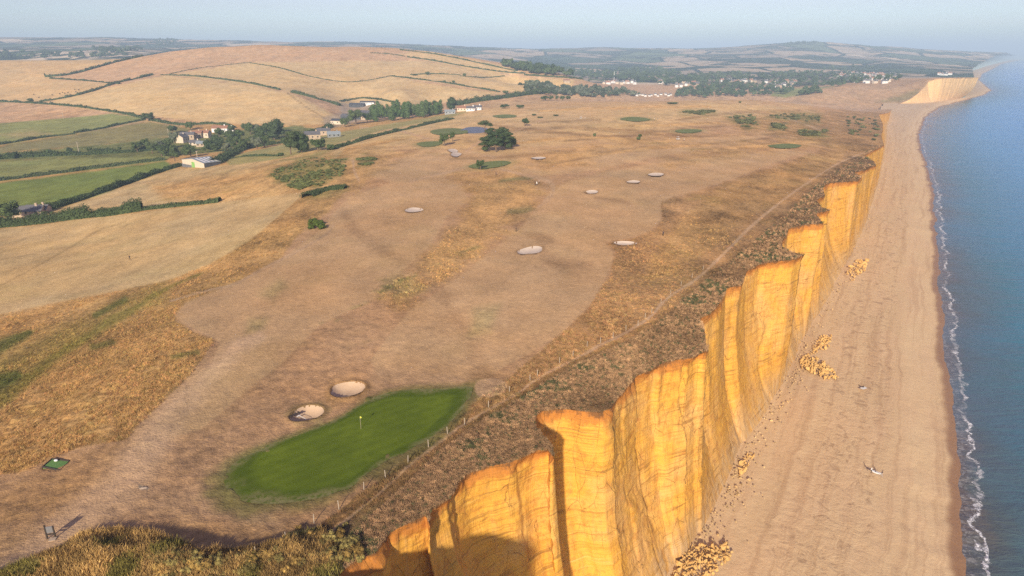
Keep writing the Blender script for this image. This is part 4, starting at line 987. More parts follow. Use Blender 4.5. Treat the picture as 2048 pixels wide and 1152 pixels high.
tree_proto('darkbush', crown_mesh('crown', lobes_bush(11), 900, .03, M['leaf'], 11), trunk_mesh(.3, .02, 11, 3))
def pxm(p, px):
    """photograph pixels to metres at point p"""
    dz = p[2] - CAMH; zc = p[1] * CP - dz * SP; return px * zc / FPX
def tree(name, kind, u, v, hpx, wpx, label, group=None, cat='tree', metres=False, rz=None):
    p = place(u, v); hm_ = hpx if metres else pxm(p, hpx) * 1.04; wm = wpx if metres else pxm(p, wpx)
    r = empty(name, p, random.uniform(0, 6.28) if rz is None else rz, label, cat, group)
    wm = wm / .86
    cr, tr = PROTO[kind]
    for nm, me in (('crown', cr), ('trunk', tr)):
        o = bpy.data.objects.new(nm, me); C.objects.link(o); o.parent = r
        o.scale = (wm, wm * random.uniform(.9, 1.1), hm_)
    return r
# the clump of pines in the middle of the course and the small trees round it
for (u, v, hh_, ww, kd), lb in zip([(972,303,30,32,'pine1'), (992,304,38,40,'pine2'), (1012,299,36,34,'pine1'), (983,290,34,34,'pine2'), (1003,289,34,36,'pine1'), (1022,294,26,24,'darkbush')],
        ['pine at the left front of the dense clump in mid course', 'biggest front pine of the dense clump in mid course', 'pine at the right front of the dense clump in mid course', 'pine at the left back of the dense clump in mid course', 'pine at the right back of the dense clump in mid course', 'low dark shrub at the right foot of the pine clump']):
    tree('pine_tree', kd, u, v, hh_, ww, lb, 'pine clump in the middle of the golf course')
tree('pine_tree', 'umbrella', 970, 268, 27, 30, 'flat topped pine standing beside the pond behind the clump')
tree('oak_tree', 'round1', 889, 292, 27, 26, 'round dark tree beside the small green strip, the larger of two'); tree('oak_tree', 'round2', 905, 284, 22, 15, 'slimmer tree just right of the round tree by the small green strip')
tree('oak_tree', 'round1', 961, 339, 21, 20, 'small round tree on the left edge of the second putting green')
tree('oak_tree', 'round2', 1050, 252, 15, 20, 'round bushy tree beside the pale cart track beyond the pines'); tree('oak_tree', 'round1', 1052, 245, 10, 9, 'small tree poking out above the bushy tree by the cart track')
tree('shrub', 'darkbush', 1189, 273, 9, 7, 'tiny dark shrub alone on the far fairway, left of two', cat='shrub'); tree('shrub', 'darkbush', 1277, 280, 9, 9, 'tiny dark conical shrub in the golden rough, nearer of a pair', cat='shrub'); tree('shrub', 'darkbush', 1280, 274, 8, 8, 'tiny leaning shrub behind the conical one in golden rough', cat='shrub')
for u, v, hh_, ww, lb in [(629,449,17,24,'green gorse bush at the back left of the tight trio on the fairway'), (623,458,16,17,'green gorse bush at the front left of the tight trio on the fairway'), (642,457,15,24,'green gorse bush at the front right of the tight trio on the fairway'), (640,449,13,18,'green gorse bush at the back right of the tight trio on the fairway')]:
    tree('gorse_bush', 'bush', u, v, hh_, ww, lb, 'green gorse bushes on the left fairway', 'bush')
tree('cypress_tree', 'cypress', 549, 279, 42, 50, 'huge dark rounded cypress rising over the village edge'); tree('oak_tree', 'round2', 522, 279, 26, 24, 'dark tree under the left side of the huge cypress')
tree('pine_tree', 'pine2', 582, 309, 46, 38, 'leaning pine with a pale trunk on the field edge'); tree('pine_tree', 'cypress', 604, 305, 44, 40, 'dense dark pine beside the one with the pale trunk'); tree('oak_tree', 'round1', 636, 301, 26, 38, 'broad dark tree at the right end of the field edge pines'); tree('shrub', 'darkbush', 663, 300, 16, 18, 'small round dark bush where the farm hedge starts', cat='shrub')
tree('shrub', 'darkbush', 562, 312, 9, 14, 'low dark bush just left of the pale trunked pine', cat='shrub'); tree('shrub', 'darkbush', 521, 312, 5, 10, 'tiny brown bush out in the field by the barn', cat='shrub')
tree('oak_tree', 'round1', 18, 444, 46, 54, 'big round dark tree at the left edge of the photo by the hayfield hedge')
tree('oak_tree', 'round1', 297, 242, 18, 30, 'round tree where two hedges meet under the straw hill'); tree('oak_tree', 'round2', 62, 206, 10, 14, 'small hedge tree at the corner of the upper green field')
for k, (u, v, hh_, ww) in enumerate([(712,249,32,40), (690,254,20,22), (735,246,22,22)]): tree('oak_tree', 'round1', u, v, hh_, ww, ['broad tree in front of the grey farm sheds', 'small tree by the white farm wall', 'tree between the farm sheds and the poplars'][k])
ords = ['first', 'second', 'third', 'fourth', 'fifth', 'sixth', 'seventh', 'eighth', 'ninth', 'tenth', 'eleventh', 'twelfth', 'thirteenth', 'fourteenth', 'fifteenth', 'sixteenth', 'seventeenth', 'eighteenth', 'nineteenth', 'twentieth', 'twenty first', 'twenty second', 'twenty third', 'twenty fourth', 'twenty fifth', 'twenty sixth', 'twenty seventh', 'twenty eighth', 'twenty ninth', 'thirtieth', 'thirty first', 'thirty second', 'thirty third', 'thirty fourth']
for k in range(15):
    u = 744 + k * 9.2 + random.uniform(-3, 3); tree('poplar_tree', random.choice(['tall', 'tall', 'poplar2']), u, 244 - k * .95 + random.uniform(-2, 2), random.uniform(26, 38) - k * .5, random.uniform(15, 24), 'pale green poplar, %s from the left in the belt beside the farm' % ords[k], 'poplars in the belt beside the farm')
for k in range(12):
    u = 748 + k * 12.2 + random.uniform(-4, 4); tree('poplar_tree', random.choice(['tall', 'poplar2']), u, 238 - k * .9, random.uniform(27, 38) - k * .7, random.uniform(14, 24), 'poplar in the back row, %s from the left beside the farm' % ords[k], 'poplars in the belt beside the farm')
tree('oak_tree', 'cypress', 904, 221, 27, 28, 'dark round tree standing over the white walled cottages'); tree('oak_tree', 'cypress', 873, 225, 24, 24, 'dark tree at the right end of the poplar belt')
for u, v, hh_, ww, lb in [(855,150,9,10,'small round tree on a hill hedge, leftmost'), (929,153,9,8,'small conical tree on the hill hedge, right'), (830,151,4,12,'low scrub on the hill hedge'), (889,165,6,6,'tiny tree on the lower hill hedge'), (907,166,7,7,'second tiny tree on the lower hill hedge'), (1011,187,8,12,'small tree where the long hill hedges meet'),
                          (1345,208,5,22,'low dark thicket on the far plateau skyline'), (1068,231,5,10,'small dark bush beside the far green strip'), (1080,236,4,12,'low bush by the far cart track'), (1112,232,4,12,'low green bush in far rough'), (1480,206,5,6,'dark skyline bush over the village')]:
    tree('shrub', 'darkbush', u, v, hh_, ww, lb, cat='shrub')
for k, (u, w_) in enumerate([(1091,24), (1114,8), (1125,12), (1136,12), (1103,12)]): tree('oak_tree', 'round1', u, 201, 10, w_, 'dark tree in the short row on the plateau edge, %s from left' % ['first', 'third', 'fourth', 'fifth', 'second'][k], 'row of dark trees on the plateau edge')
tree('oak_tree', 'round1', 1010, 217, 9, 26, 'long dark thicket behind a far green strip'); tree('oak_tree', 'round1', 1040, 217, 8, 20, 'right part of the dark thicket behind a far green strip')
# trees of the near village
rt = random.Random(5)
vp = [(255,300), (330,290), (345,262), (390,250), (420,246), (470,255), (520,262), (590,262), (560,290), (480,305), (440,315), (360,318), (300,310)]
spots = []
while len(spots) < 44:
    u, v = rt.uniform(255, 592), rt.uniform(258, 316)
    if inpoly(np.array([u]), np.array([v]), vp)[0] and not (352 < u < 425 and 262 < v < 296) and not (425 < u < 460 and v < 274) and all((u - a) ** 2 + ((v - b_) * 1.6) ** 2 > 90 for a, b_ in spots): spots.append((u, v))
spots += [(15,311), (60,312), (100,309), (140,306), (180,304), (215,303), (240,302), (275,304), (30,317), (330,318), (350,322)]
ordn = {}
for k, (u, v) in enumerate(sorted(spots)):
    kd = rt.choice(['round1', 'round2', 'grey', 'round1', 'round2', 'cypress']); big = rt.uniform(15, 27) if u > 250 else rt.uniform(7, 14)
    side = 'left end' if u < 340 else 'middle' if u < 460 else 'right end'
    cn = {'grey': 'pale grey green', 'cypress': 'very dark'}.get(kd, 'dark green'); ordn[(cn, side)] = ordn.get((cn, side), -1) + 1
    tree('oak_tree', kd, u, v, big, big * rt.uniform(.9, 1.35), '%s tree, %s, in the %s of the village wood' % (cn, ords[min(17, ordn[(cn, side)])] + ' from left', side), 'trees round the village below the hill')

# hedges
def hedge(pl, hgt, wid, label, size=None, mat='hedge', gaps=0.0, bump_=.6, name='hedgerow'):
    L_ = resample(placeline(pl), 2.0); n = len(L_); dist = np.hypot(L_[:, 0], L_[:, 1]).mean()
    size = size or max(.22, dist / 1400.); rnd = np.random.default_rng(int(abs(pl[0][0]) * 7 + pl[0][1]))
    tan = np.gradient(L_[:, :2], axis=0); tan /= np.linalg.norm(tan, axis=1)[:, None] + 1e-9; nr = np.stack([-tan[:, 1], tan[:, 0]], 1)
    s = np.arange(n) * 2.0; hv = hgt * (1 + bump_ * fbm(s / 9, s * 0 + dist, 3, 3) * 1.6) ; wv = wid * (1 + .5 * fbm(s / 7, s * 0 + dist + 5, 4, 2))
    if gaps: hv *= sstep(gaps - .15, gaps + .1, vnoise(s / 14, s * 0 + dist, 8))
    hv = np.maximum(hv, .25)
    z0 = height(L_[:, 0], L_[:, 1]); sec = [(-.5, -.3), (-.42, .62), (-.12, .86), (.15, .84), (.42, .6), (.5, -.3)]
    co = []; 
    for a, b_ in sec: co.append(np.stack([L_[:, 0] + nr[:, 0] * wv * a * .9, L_[:, 1] + nr[:, 1] * wv * a * .9, z0 + hv * b_ * .95 - .1], 1))
    co = np.stack(co, 1).reshape(-1, 3); m6 = len(sec)
    f = [(i * m6 + k, i * m6 + k + 1, (i + 1) * m6 + k + 1, (i + 1) * m6 + k) for i in range(n - 1) for k in range(m6 - 1)]
    N = int(min(9000, (n * 2.0) * (wid + 2 * hgt) / size ** 2 * .55)); t = rnd.uniform(0, n - 1.001, N); i = t.astype(int); ft_ = t - i
    c = L_[i] * (1 - ft_)[:, None] + L_[i + 1] * ft_[:, None]; hh2 = hv[i]; ww2 = wv[i]; ang = rnd.uniform(-.1, PI + .1, N); off = np.cos(ang) * ww2 * .55 * rnd.uniform(.75, 1.15, N)
    cz = height(c[:, 0], c[:, 1]) + np.maximum(np.sin(ang), 0) ** .6 * hh2 * rnd.uniform(.7, 1.15, N)
    c = np.stack([c[:, 0] + nr[i, 0] * off, c[:, 1] + nr[i, 1] * off, cz], 1)
    nn = rnd.normal(size=(N, 3)) * .6; nn[:, 2] += .7; nn[:, 0] += nr[i, 0] * np.cos(ang); nn[:, 1] += nr[i, 1] * np.cos(ang); nn /= np.linalg.norm(nn, axis=1)[:, None]
    a = np.cross(nn, rnd.normal(size=(N, 3))); a /= np.linalg.norm(a, axis=1)[:, None]; b2 = np.cross(nn, a); sz = (size * rnd.uniform(.6, 1.5, N))[:, None]
    lv = np.stack([c - a * sz, c - b2 * sz * .7, c + a * sz, c + b2 * sz * .7], 1).reshape(-1, 3)
    q = np.vstack([np.array(f), np.arange(N * 4).reshape(N, 4) + len(co)])
    o = mesh_np(name, np.vstack([co, lv]), q, M[mat], False)
    return tag(o, label, 'hedge', 'hedgerows between the fields')
HED = [([(-60,466),(0,455),(60,448),(150,437),(230,428),(285,420)], 4.2, 6, 'thick leafy hedge along the top of the near hayfield, tall bushy half', 0),
 ([(285,420),(340,414),(400,408),(440,403)], 1.6, 4, 'low clipped dark hedge tapering off along the top of the near hayfield', 0),
 ([(40,430),(110,416),(170,396),(230,376),(290,354),(340,338),(362,332)], 2.6, 5, 'dark diagonal hedge under the bright green field leading to the barn', 0),
 ([(-60,368),(0,361),(90,350),(180,338),(260,328),(330,320)], 1.8, 4, 'hedge between the bright green field and the rough pasture', 0),
 ([(-60,322),(0,318),(90,312),(180,309),(260,304),(330,300),(350,312)], 3.4, 7, 'long dark lane hedge left of the village', 0),
 ([(-60,294),(0,289),(80,276),(150,268)], 1.6, 3.5, 'left half of the dark hedge across the olive pasture', 0), ([(150,266),(200,258),(250,247),(290,240)], 2.2, 4, 'right half of the dark hedge across the olive pasture', 0),
 ([(-60,205),(0,204),(60,206),(150,213),(240,226),(290,238)], 2.2, 4, 'hedge along the top of the olive pasture', 0), ([(300,240),(360,250),(430,248),(470,256)], 2.4, 4, 'hedge from the corner tree down into the village', 0),
 ([(430,330),(480,302),(540,290),(590,280),(640,262),(660,255)], 3.6, 8, 'dark belt of hedge below the village wood', 0), ([(440,322),(480,314),(520,312),(560,312)], 1.0, 3, 'low field bank running right from the barn', .3),
 ([(660,300),(700,288),(740,276),(790,264),(850,250),(905,238)], 2.0, 5, 'broken hedge between the narrow meadow and the golf course', .35),
 ([(80,204),(130,196),(180,184),(230,167),(262,160),(305,150)], 2.6, 5, 'hedge climbing left side of the big straw field', .0), ([(90,154),(135,150),(180,139),(230,125),(270,116),(330,104),(420,94)], 3.0, 6, 'tree dotted hedge climbing to the hill crest', 0), ([(100,157),(150,160),(200,164),(240,168)], 1.6, 4, 'low scrubby hedge across the left hill field', .35),
 ([(322,150),(380,152),(430,157),(490,165),(530,173),(560,180)], 1.8, 4, 'hedge along the top of the big straw field', 0), ([(585,185),(620,194),(650,202),(680,212)], 3.2, 6, 'bushy hedge leading down to the farm sheds', 0),
 ([(340,148),(400,136),(500,125)], .6, 2, 'thin dark field boundary rising left over the hill', 0), ([(500,126),(560,136),(620,153),(690,164),(740,160),(780,152)], .8, 2.4, 'thin sagging field boundary in the middle of the hill', 0),
 ([(780,152),(830,158),(880,164),(940,174),(1000,184)], 1.8, 4, 'hedge with gaps on the right shoulder of the hill', .25), ([(820,150),(870,148),(920,150)], 1.4, 3, 'short hedge by the round tree on the hill', 0), ([(920,152),(960,155),(1010,152)], 1.0, 3, 'faint hedge right of the conical tree', .3),
 ([(815,114),(870,122),(930,133),(1000,143),(1050,147)], 2.0, 5, 'upper hedge slanting down the hill to the right', 0), ([(800,100),(860,107),(920,118),(980,131),(1035,142)], 1.8, 5, 'highest hedge just under the hill skyline', 0), ([(740,106),(780,108),(810,113)], 1.2, 3, 'short dark strip near the hill top', .3),
 ([(910,212),(950,204),(1000,197),(1050,190),(1100,184),(1150,186)], 5, 12, 'broad dark hedge running right from the cottages to the willow belt', 0), ([(680,203),(730,196),(780,203),(800,207)], 1.6, 4, 'hedge curving over the farm sheds', 0), ([(615,395),(640,384),(665,378),(692,377)], 1.8, 5, 'dark bramble patch at the end of the field boundary', 0),
 ([(1040,170),(1080,168),(1130,178),(1160,184)], 2.5, 6, 'hedge beside the small farm on the hill foot', .2), ([(1050,150),(1120,155),(1200,161),(1290,165)], 2.5, 5, 'straight dark hedge behind the white terrace', 0)]
for pl, hg_, wd_, lb, gp in HED: hedge(pl, hg_, wd_, lb, gaps=gp)

# scatter of instances: stuff nobody could count
def proto_obj(name, me, coll):
    o = bpy.data.objects.new(name, me); coll.objects.link(o); return o
def scatter(name, P_, S_, T_, coll, label, rz=True, aspect=None):
    me = bpy.data.meshes.new(name); me.vertices.add(len(P_)); me.vertices.foreach_set('co', np.asarray(P_, np.float32).ravel())
    a = me.attributes.new('tint', 'FLOAT_COLOR', 'POINT'); v = np.ones((len(P_), 4), np.float32); v[:, :3] = T_; a.data.foreach_set('color', v.ravel())
    sv = np.stack([S_, S_, S_ if aspect is None else S_ * aspect], 1); a = me.attributes.new('sc3', 'FLOAT_VECTOR', 'POINT'); a.data.foreach_set('vector', sv.astype(np.float32).ravel())
    rot = np.zeros((len(P_), 3), np.float32); rot[:, 2] = RNG.uniform(0, 6.28, len(P_)); rot[:, 0] = RNG.normal(0, .12, len(P_)); a = me.attributes.new('rt', 'FLOAT_VECTOR', 'POINT'); a.data.foreach_set('vector', rot.ravel())
    o = bpy.data.objects.new(name, me); C.objects.link(o)
    g = bpy.data.node_groups.new(name, 'GeometryNodeTree'); g.interface.new_socket('Geometry', in_out='INPUT', socket_type='NodeSocketGeometry'); g.interface.new_socket('Geometry', in_out='OUTPUT', socket_type='NodeSocketGeometry')
    gi = g.nodes.new('NodeGroupInput'); go = g.nodes.new('NodeGroupOutput'); ip = g.nodes.new('GeometryNodeInstanceOnPoints'); ci = g.nodes.new('GeometryNodeCollectionInfo')
    ci.inputs['Collection'].default_value = coll; ci.inputs['Separate Children'].default_value = True; ci.inputs['Reset Children'].default_value = True
    ip.inputs['Pick Instance'].default_value = True
    m2p = g.nodes.new('GeometryNodeMeshToPoints'); g.links.new(gi.outputs[0], m2p.inputs[0])
    g.links.new(m2p.outputs[0], ip.inputs['Points']); g.links.new(ci.outputs[0], ip.inputs['Instance'])
    for nm, sk in (('sc3', 'Scale'), ('rt', 'Rotation')):
        q = g.nodes.new('GeometryNodeInputNamedAttribute'); q.data_type = 'FLOAT_VECTOR'; q.inputs['Name'].default_value = nm; g.links.new(q.outputs[0], ip.inputs[sk])
    g.links.new(ip.outputs[0], go.inputs[0]); md = o.modifiers.new('scatter', 'NODES'); md.node_group = g
    o['kind'] = 'stuff'; o['label'] = label; return o
def tuft_mesh(seed, n, spread, wdt, lean):
    r = random.Random(seed); v = []; f = []
    for k in range(n):
        a = r.uniform(0, 6.28); d = spread * math.sqrt(r.random()); x, y = d * math.cos(a), d * math.sin(a); b_ = r.uniform(0, PI); hh2 = r.uniform(.55, 1); lx, ly = r.gauss(0, lean), r.gauss(0, lean)
        i = len(v); v += [(x - wdt * math.cos(b_), y - wdt * math.sin(b_), -.1), (x + wdt * math.cos(b_), y + wdt * math.sin(b_), -.1), (x + lx * .4 + wdt * .8 * math.cos(b_), y + ly * .4 + wdt * .8 * math.sin(b_), hh2 * .6), (x + lx * .4 - wdt * .8 * math.cos(b_), y + ly * .4 - wdt * .8 * math.sin(b_), hh2 * .6), (x + lx, y + ly, hh2)]
        f += [(i, i + 1, i + 2, i + 3), (i + 3, i + 2, i + 4)]
    me = bpy.data.meshes.new('tuft'); me.from_pydata(v, [], f); me.materials.append(M['tuft']); me.update(); return me
def twig_mesh(seed, n, mat=None):
    co, q = leaf_cloud(lobes_bush(seed, 6), n, .055, np.random.default_rng(seed), .3)
    me = tuft_mesh(seed, 14, .45, .02, .25); v = [tuple(x.co) for x in me.vertices]; f = [tuple(p_.vertices) for p_ in me.polygons]; k = len(v)
    me2 = bpy.data.meshes.new('scrub'); me2.from_pydata(v + [tuple(x) for x in co], [], f + [tuple(int(i) + k for i in w_) for w_ in q]); me2.materials.append(mat or M['tuft']); me2.update(); return me2
cg = bpy.data.collections.new('grass_tufts'); [proto_obj('tuft', tuft_mesh(s_, 22, .55, .035, .22), cg) for s_ in (1, 2, 3)]
cs = bpy.data.collections.new('scrub_clumps'); [proto_obj('scrub', twig_mesh(s_, 110), cs) for s_ in (4, 5, 6)]
cw = bpy.data.collections.new('wood_crowns')
for s_ in (20, 21, 22): proto_obj('crown', crown_mesh('crown', lobes_round(s_, 6), 260, .05, M['tuft'], s_), cw)

scrubpoly = [(540,1300),(600,1190),(680,1095),(760,1020),(880,905),(960,845),(1060,790),(1130,742),(1230,694),(1310,650),(1360,605),(1450,530),(1530,465),(1590,410),(1640,365),(1700,322),(1765,285),(1775,215),(1900,215),(1900,420),(1700,640),(1440,760),(1250,860),(1100,960),(900,1080),(700,1300)]
bankpoly = [(-300,1300),(-100,1190),(0,1150),(110,1104),(170,1076),(240,1064),(310,1072),(355,1092),(400,1108),(470,1104),(540,1094),(600,1074),(640,1060),(680,1120),(640,1300)]
SCR = inpoly(u_, v_, scrubpoly); BNK = inpoly(u_, v_, bankpoly) & (GD < 90)
pd, _ = segdist(u_[GD < 500], v_[GD < 500], smoothline([(520,1230),(580,1152),(640,1085),(700,1035),(760,985),(830,922),(900,868),(950,835),(1030,790),(1080,755),(1180,702),(1290,642),(1330,600),(1390,560),(1440,515),(1500,455),(1560,405),(1620,362),(1680,325),(1730,305)], 3))
PTH = np.zeros(u_.shape); PTH[GD < 500] = pd < 7.5
def pick(mask, n, w=None):
    idx = np.argwhere(mask & used & inside); pw = None
    if w is not None: pw = w[mask & used & inside]; pw = pw / pw.sum()
    k = RNG.choice(len(idx), min(n, len(idx)), replace=False, p=pw); i = idx[k]
    d = GD[i[:, 0], i[:, 1]]; a = GA[i[:, 0], i[:, 1]]; d = d + RNG.uniform(-.5, .5, len(d)) * d * d / 26000; a = a + RNG.uniform(-.5, .5, len(d)) * (azs[1] - azs[0])
    x, y = np.sin(a) * d, np.cos(a) * d; return np.stack([x, y, height(x, y) + .0], 1), col[i[:, 0], i[:, 1]], d, i
mk = (rough > .55) & ~INP & ~SCR & ~BNK & (GD < 260)
P1, c1_, d1, _i = pick(mk, 50000, np.clip((rough - .5) * 2, .02, 1) ** 1.6 * (.25 + sstep(-.3, .4, dn)) * sstep(260, 130, GD))
jit = lambda n, lo, hi: RNG.uniform(lo, hi, (n, 1))
nz = fbm(P1[:, 0] / 5, P1[:, 1] / 5, 55, 3)[:, None]
t1 = np.clip(c1_ * jit(len(P1), .85, 1.25) * (1 + .35 * nz) * (1 + RNG.normal(0, .05, (len(P1), 3))), 0, .8)
s1 = np.interp(d1, [60, 150, 330], [.36, .36, .36]) * RNG.uniform(.5, 1.3, len(P1)) * (1 + .5 * nz[:, 0])
scatter('rough_grass', P1, s1, t1, cg, 'dry golden tussock grass in the rough')
P2, c2_, d2, i2 = pick(SCR & (GD < 560) & (PTH < .5), 62000)
nz = fbm(P2[:, 0] / 7, P2[:, 1] / 7, 56, 3)[:, None]
grn = (RNG.random((len(P2), 1)) < .10 + .5 * (nz > .28)).astype(float)
pal = np.where(RNG.random((len(P2), 1)) < .5, np.array([[.47, .29, .145]]), np.array([[.34, .205, .105]])) * (1 + .55 * nz)
t2 = pal * jit(len(P2), .78, 1.25) * (1 - grn) + np.array([[.13, .13, .055]]) * grn * jit(len(P2), .7, 1.3)
s2 = np.interp(d2, [60, 150, 560], [.52, .60, 1.0]) * RNG.uniform(.4, 1.3, len(P2)) * (1 + .7 * nz[:, 0])
scatter('cliff_scrub', P2, s2, t2, cs, 'brown scrub and dead bracken along the cliff top')
P3, c3_, d3, i3 = pick(BNK, 15000)
nz = fbm(P3[:, 0] / 3, P3[:, 1] / 3, 57, 3)[:, None]
t3 = np.clip(np.array([[.44, .28, .10]]) * (1 + .6 * nz) * jit(len(P3), .6, 1.35), .02, .8)
gm = (vnoise(P3[:, 0] / 3.5, P3[:, 1] / 3.5, 88) > .72)[:, None]; t3 = np.where(gm, np.array([[.24, .20, .05]]) * jit(len(P3), .6, 1.4), t3)
scatter('tall_grass', P3, RNG.uniform(.5, 1.15, len(P3)) * (1 + .5 * nz[:, 0]) * .9, t3, cg, 'tall golden grass on the bank at the bottom of the photo', aspect=1.25)
# gorse and young shrubs on the near bank and by the path
gx = [(335,1122,1.7),(365,1132,1.9),(395,1140,2.0),(425,1135,1.9),(450,1145,2.0),(345,1145,1.8),(388,1122,1.4),(300,1108,1.4),(318,1130,1.5),(480,1120,1.6),(500,1134,1.7),(530,1118,1.5),(555,1110,1.3),(590,1078,1.5),(604,1070,1.0),(690,1064,.9),(655,1085,1.7),(668,1100,2.0),(690,1090,1.8),(645,1115,1.7),(672,1130,1.9),(700,1112,1.6),(640,1138,1.4),(598,1140,1.3),(250,1112,1.0),(60,1146,1.2)]
vg = bpy.data.collections.new('shrub_kinds')
for s_ in (31, 32): proto_obj('shrub_leaves', crown_mesh('crown', lobes_bush(s_), 700, .032, M['tuft'], s_), vg)
GXs = np.array([place(u, v) for u, v, _ in gx]); gs = np.array([s_ for _, _, s_ in gx])
rep = 5; PP = np.repeat(GXs, rep, 0) + np.c_[RNG.normal(0, .9, (len(gx) * rep, 2)), np.zeros(len(gx) * rep)]; PP[:, 2] = height(PP[:, 0], PP[:, 1]) - .1
gt = np.array([[.27, .20, .08]]) * RNG.uniform(.5, 1.5, (len(PP), 1)) * np.where(RNG.random((len(PP), 1)) < .35, np.array([[1.25, 1.1, .8]]), np.array([[.85, .92, .75]]))
scatter('bank_shrubs', PP, np.repeat(gs, rep) * RNG.uniform(.7, 1.15, len(PP)), gt, vg, 'yellow green gorse scrub along the near bank', aspect=.95)

# low bracken and gorse covering the dark patches
def cover(name, polys, n, smin, smax, label, tcol):
    P_ = []
    for pl in polys:
        A = np.array(pl, float); c_ = np.stack([RNG.uniform(A[:, 0].min(), A[:, 0].max(), n * 3), RNG.uniform(A[:, 1].min(), A[:, 1].max(), n * 3)], 1)
        c_ = c_[inpoly(c_[:, 0], c_[:, 1], A)]; P_ += [place(u, v) for u, v in c_[:n]]
    P_ = np.array(P_); nz = fbm(P_[:, 0] / 9, P_[:, 1] / 9, 66, 3); P_ = P_[nz > -.12]; nz = nz[nz > -.12]
    scatter(name, P_, RNG.uniform(smin, smax, len(P_)) * (1 + nz), np.array([tcol]) * RNG.uniform(.6, 1.5, (len(P_), 1)), vg, label, aspect=.55)
cover('bracken_patch', [[(535,352),(560,335),(612,318),(650,312),(650,345),(600,368),(560,366)], [(612,352),(640,322),(692,318),(688,350),(640,374),(600,372)], [(715,320),(735,312),(755,320),(740,332),(718,330)], [(575,372),(600,365),(620,372),(600,380)]], 200, 1.0, 2.4, 'dark green bracken on the mound beside the old field bank', (.12, .135, .045))
cover('gorse_patch', [[(1455,235),(1500,232),(1522,250),(1490,257)], [(1535,232),(1600,226),(1640,228),(1640,245),(1560,240)], [(1545,248),(1570,250),(1570,262),(1540,258)], [(1595,262),(1650,262),(1650,272),(1600,272)], [(1360,225),(1390,222),(1430,224),(1400,230)], [(1690,235),(1750,232),(1765,285),(1700,275)]], 90, 2.0, 4.5, 'low dark gorse patches near the far end of the course', (.12, .125, .05))

# distant woodland
def wood(name, polys, n, smin, smax, cols, label, asp=.9):
    P_ = []; 
    for pl, wgt in polys:
        A = np.array(pl, float); k = int(n * wgt); us = []; 
        while len(us) < k:
            c_ = np.stack([RNG.uniform(A[:, 0].min(), A[:, 0].max(), 400), RNG.uniform(A[:, 1].min(), A[:, 1].max(), 400)], 1)
            ok = inpoly(c_[:, 0], c_[:, 1], A); us += list(c_[ok])
        P_ += [place(u, v) for u, v in us[:k]]
    P_ = np.array(P_); T_ = np.array(cols)[RNG.integers(0, len(cols), len(P_))] * RNG.uniform(.7, 1.3, (len(P_), 1))
    P_[:, 2] -= 1.0
    return scatter(name, P_, RNG.uniform(smin, smax, len(P_)), T_, cw, label, aspect=asp)
DG = [(.055, .085, .035), (.07, .10, .04), (.045, .07, .03), (.085, .115, .05)]; GG = [(.11, .13, .08), (.13, .145, .09), (.08, .10, .055), (.05, .07, .03)]
wood('valley_wood', [([(1000,132),(1060,133),(1140,140),(1240,148),(1290,152),(1330,165),(1290,166),(1180,158),(1060,148)], .5), ([(1230,140),(1320,138),(1360,150),(1330,162),(1250,150)], .25), ([(1300,165),(1420,150),(1560,152),(1640,150),(1560,160),(1440,163),(1330,172)], .25)], 620, 14, 24, DG, 'dark wooded valley floor beyond the plateau')
wood('willow_belt', [([(1050,172),(1075,168),(1130,176),(1250,182),(1280,192),(1180,196),(1080,190),(1050,190)], 1.0)], 190, 9, 16, GG, 'grey green willow belt behind the far end of the course')
wood('village_wood', [([(1395,178),(1440,170),(1540,176),(1600,172),(1580,188),(1490,194),(1400,193)], .28), ([(1350,188),(1380,180),(1420,186),(1415,196),(1355,196)], .08), ([(1540,150),(1600,142),(1700,150),(1745,160),(1690,175),(1600,172),(1545,166)], .34), ([(1330,160),(1540,165),(1560,172),(1400,176),(1330,172)], .12), ([(1640,150),(1820,152),(1800,164),(1660,166)], .10), ([(1600,180),(1640,178),(1640,190),(1600,194)], .03), ([(1620,140),(1720,132),(1760,140),(1700,148)], .05)], 560, 11, 19, DG, 'dark woods wrapped round the far village')
wood('upland_wood', [([(0,106),(120,108),(240,104),(260,114),(100,120),(0,121)], .3), ([(290,90),(320,80),(345,78),(368,88),(330,94)], .25), ([(180,100),(260,96),(290,102),(230,108)], .2), ([(1560,90),(1600,86),(1632,85),(1632,88),(1570,92)], .25)], 300, 12, 26, DG, 'distant woods on the hazy uplands')

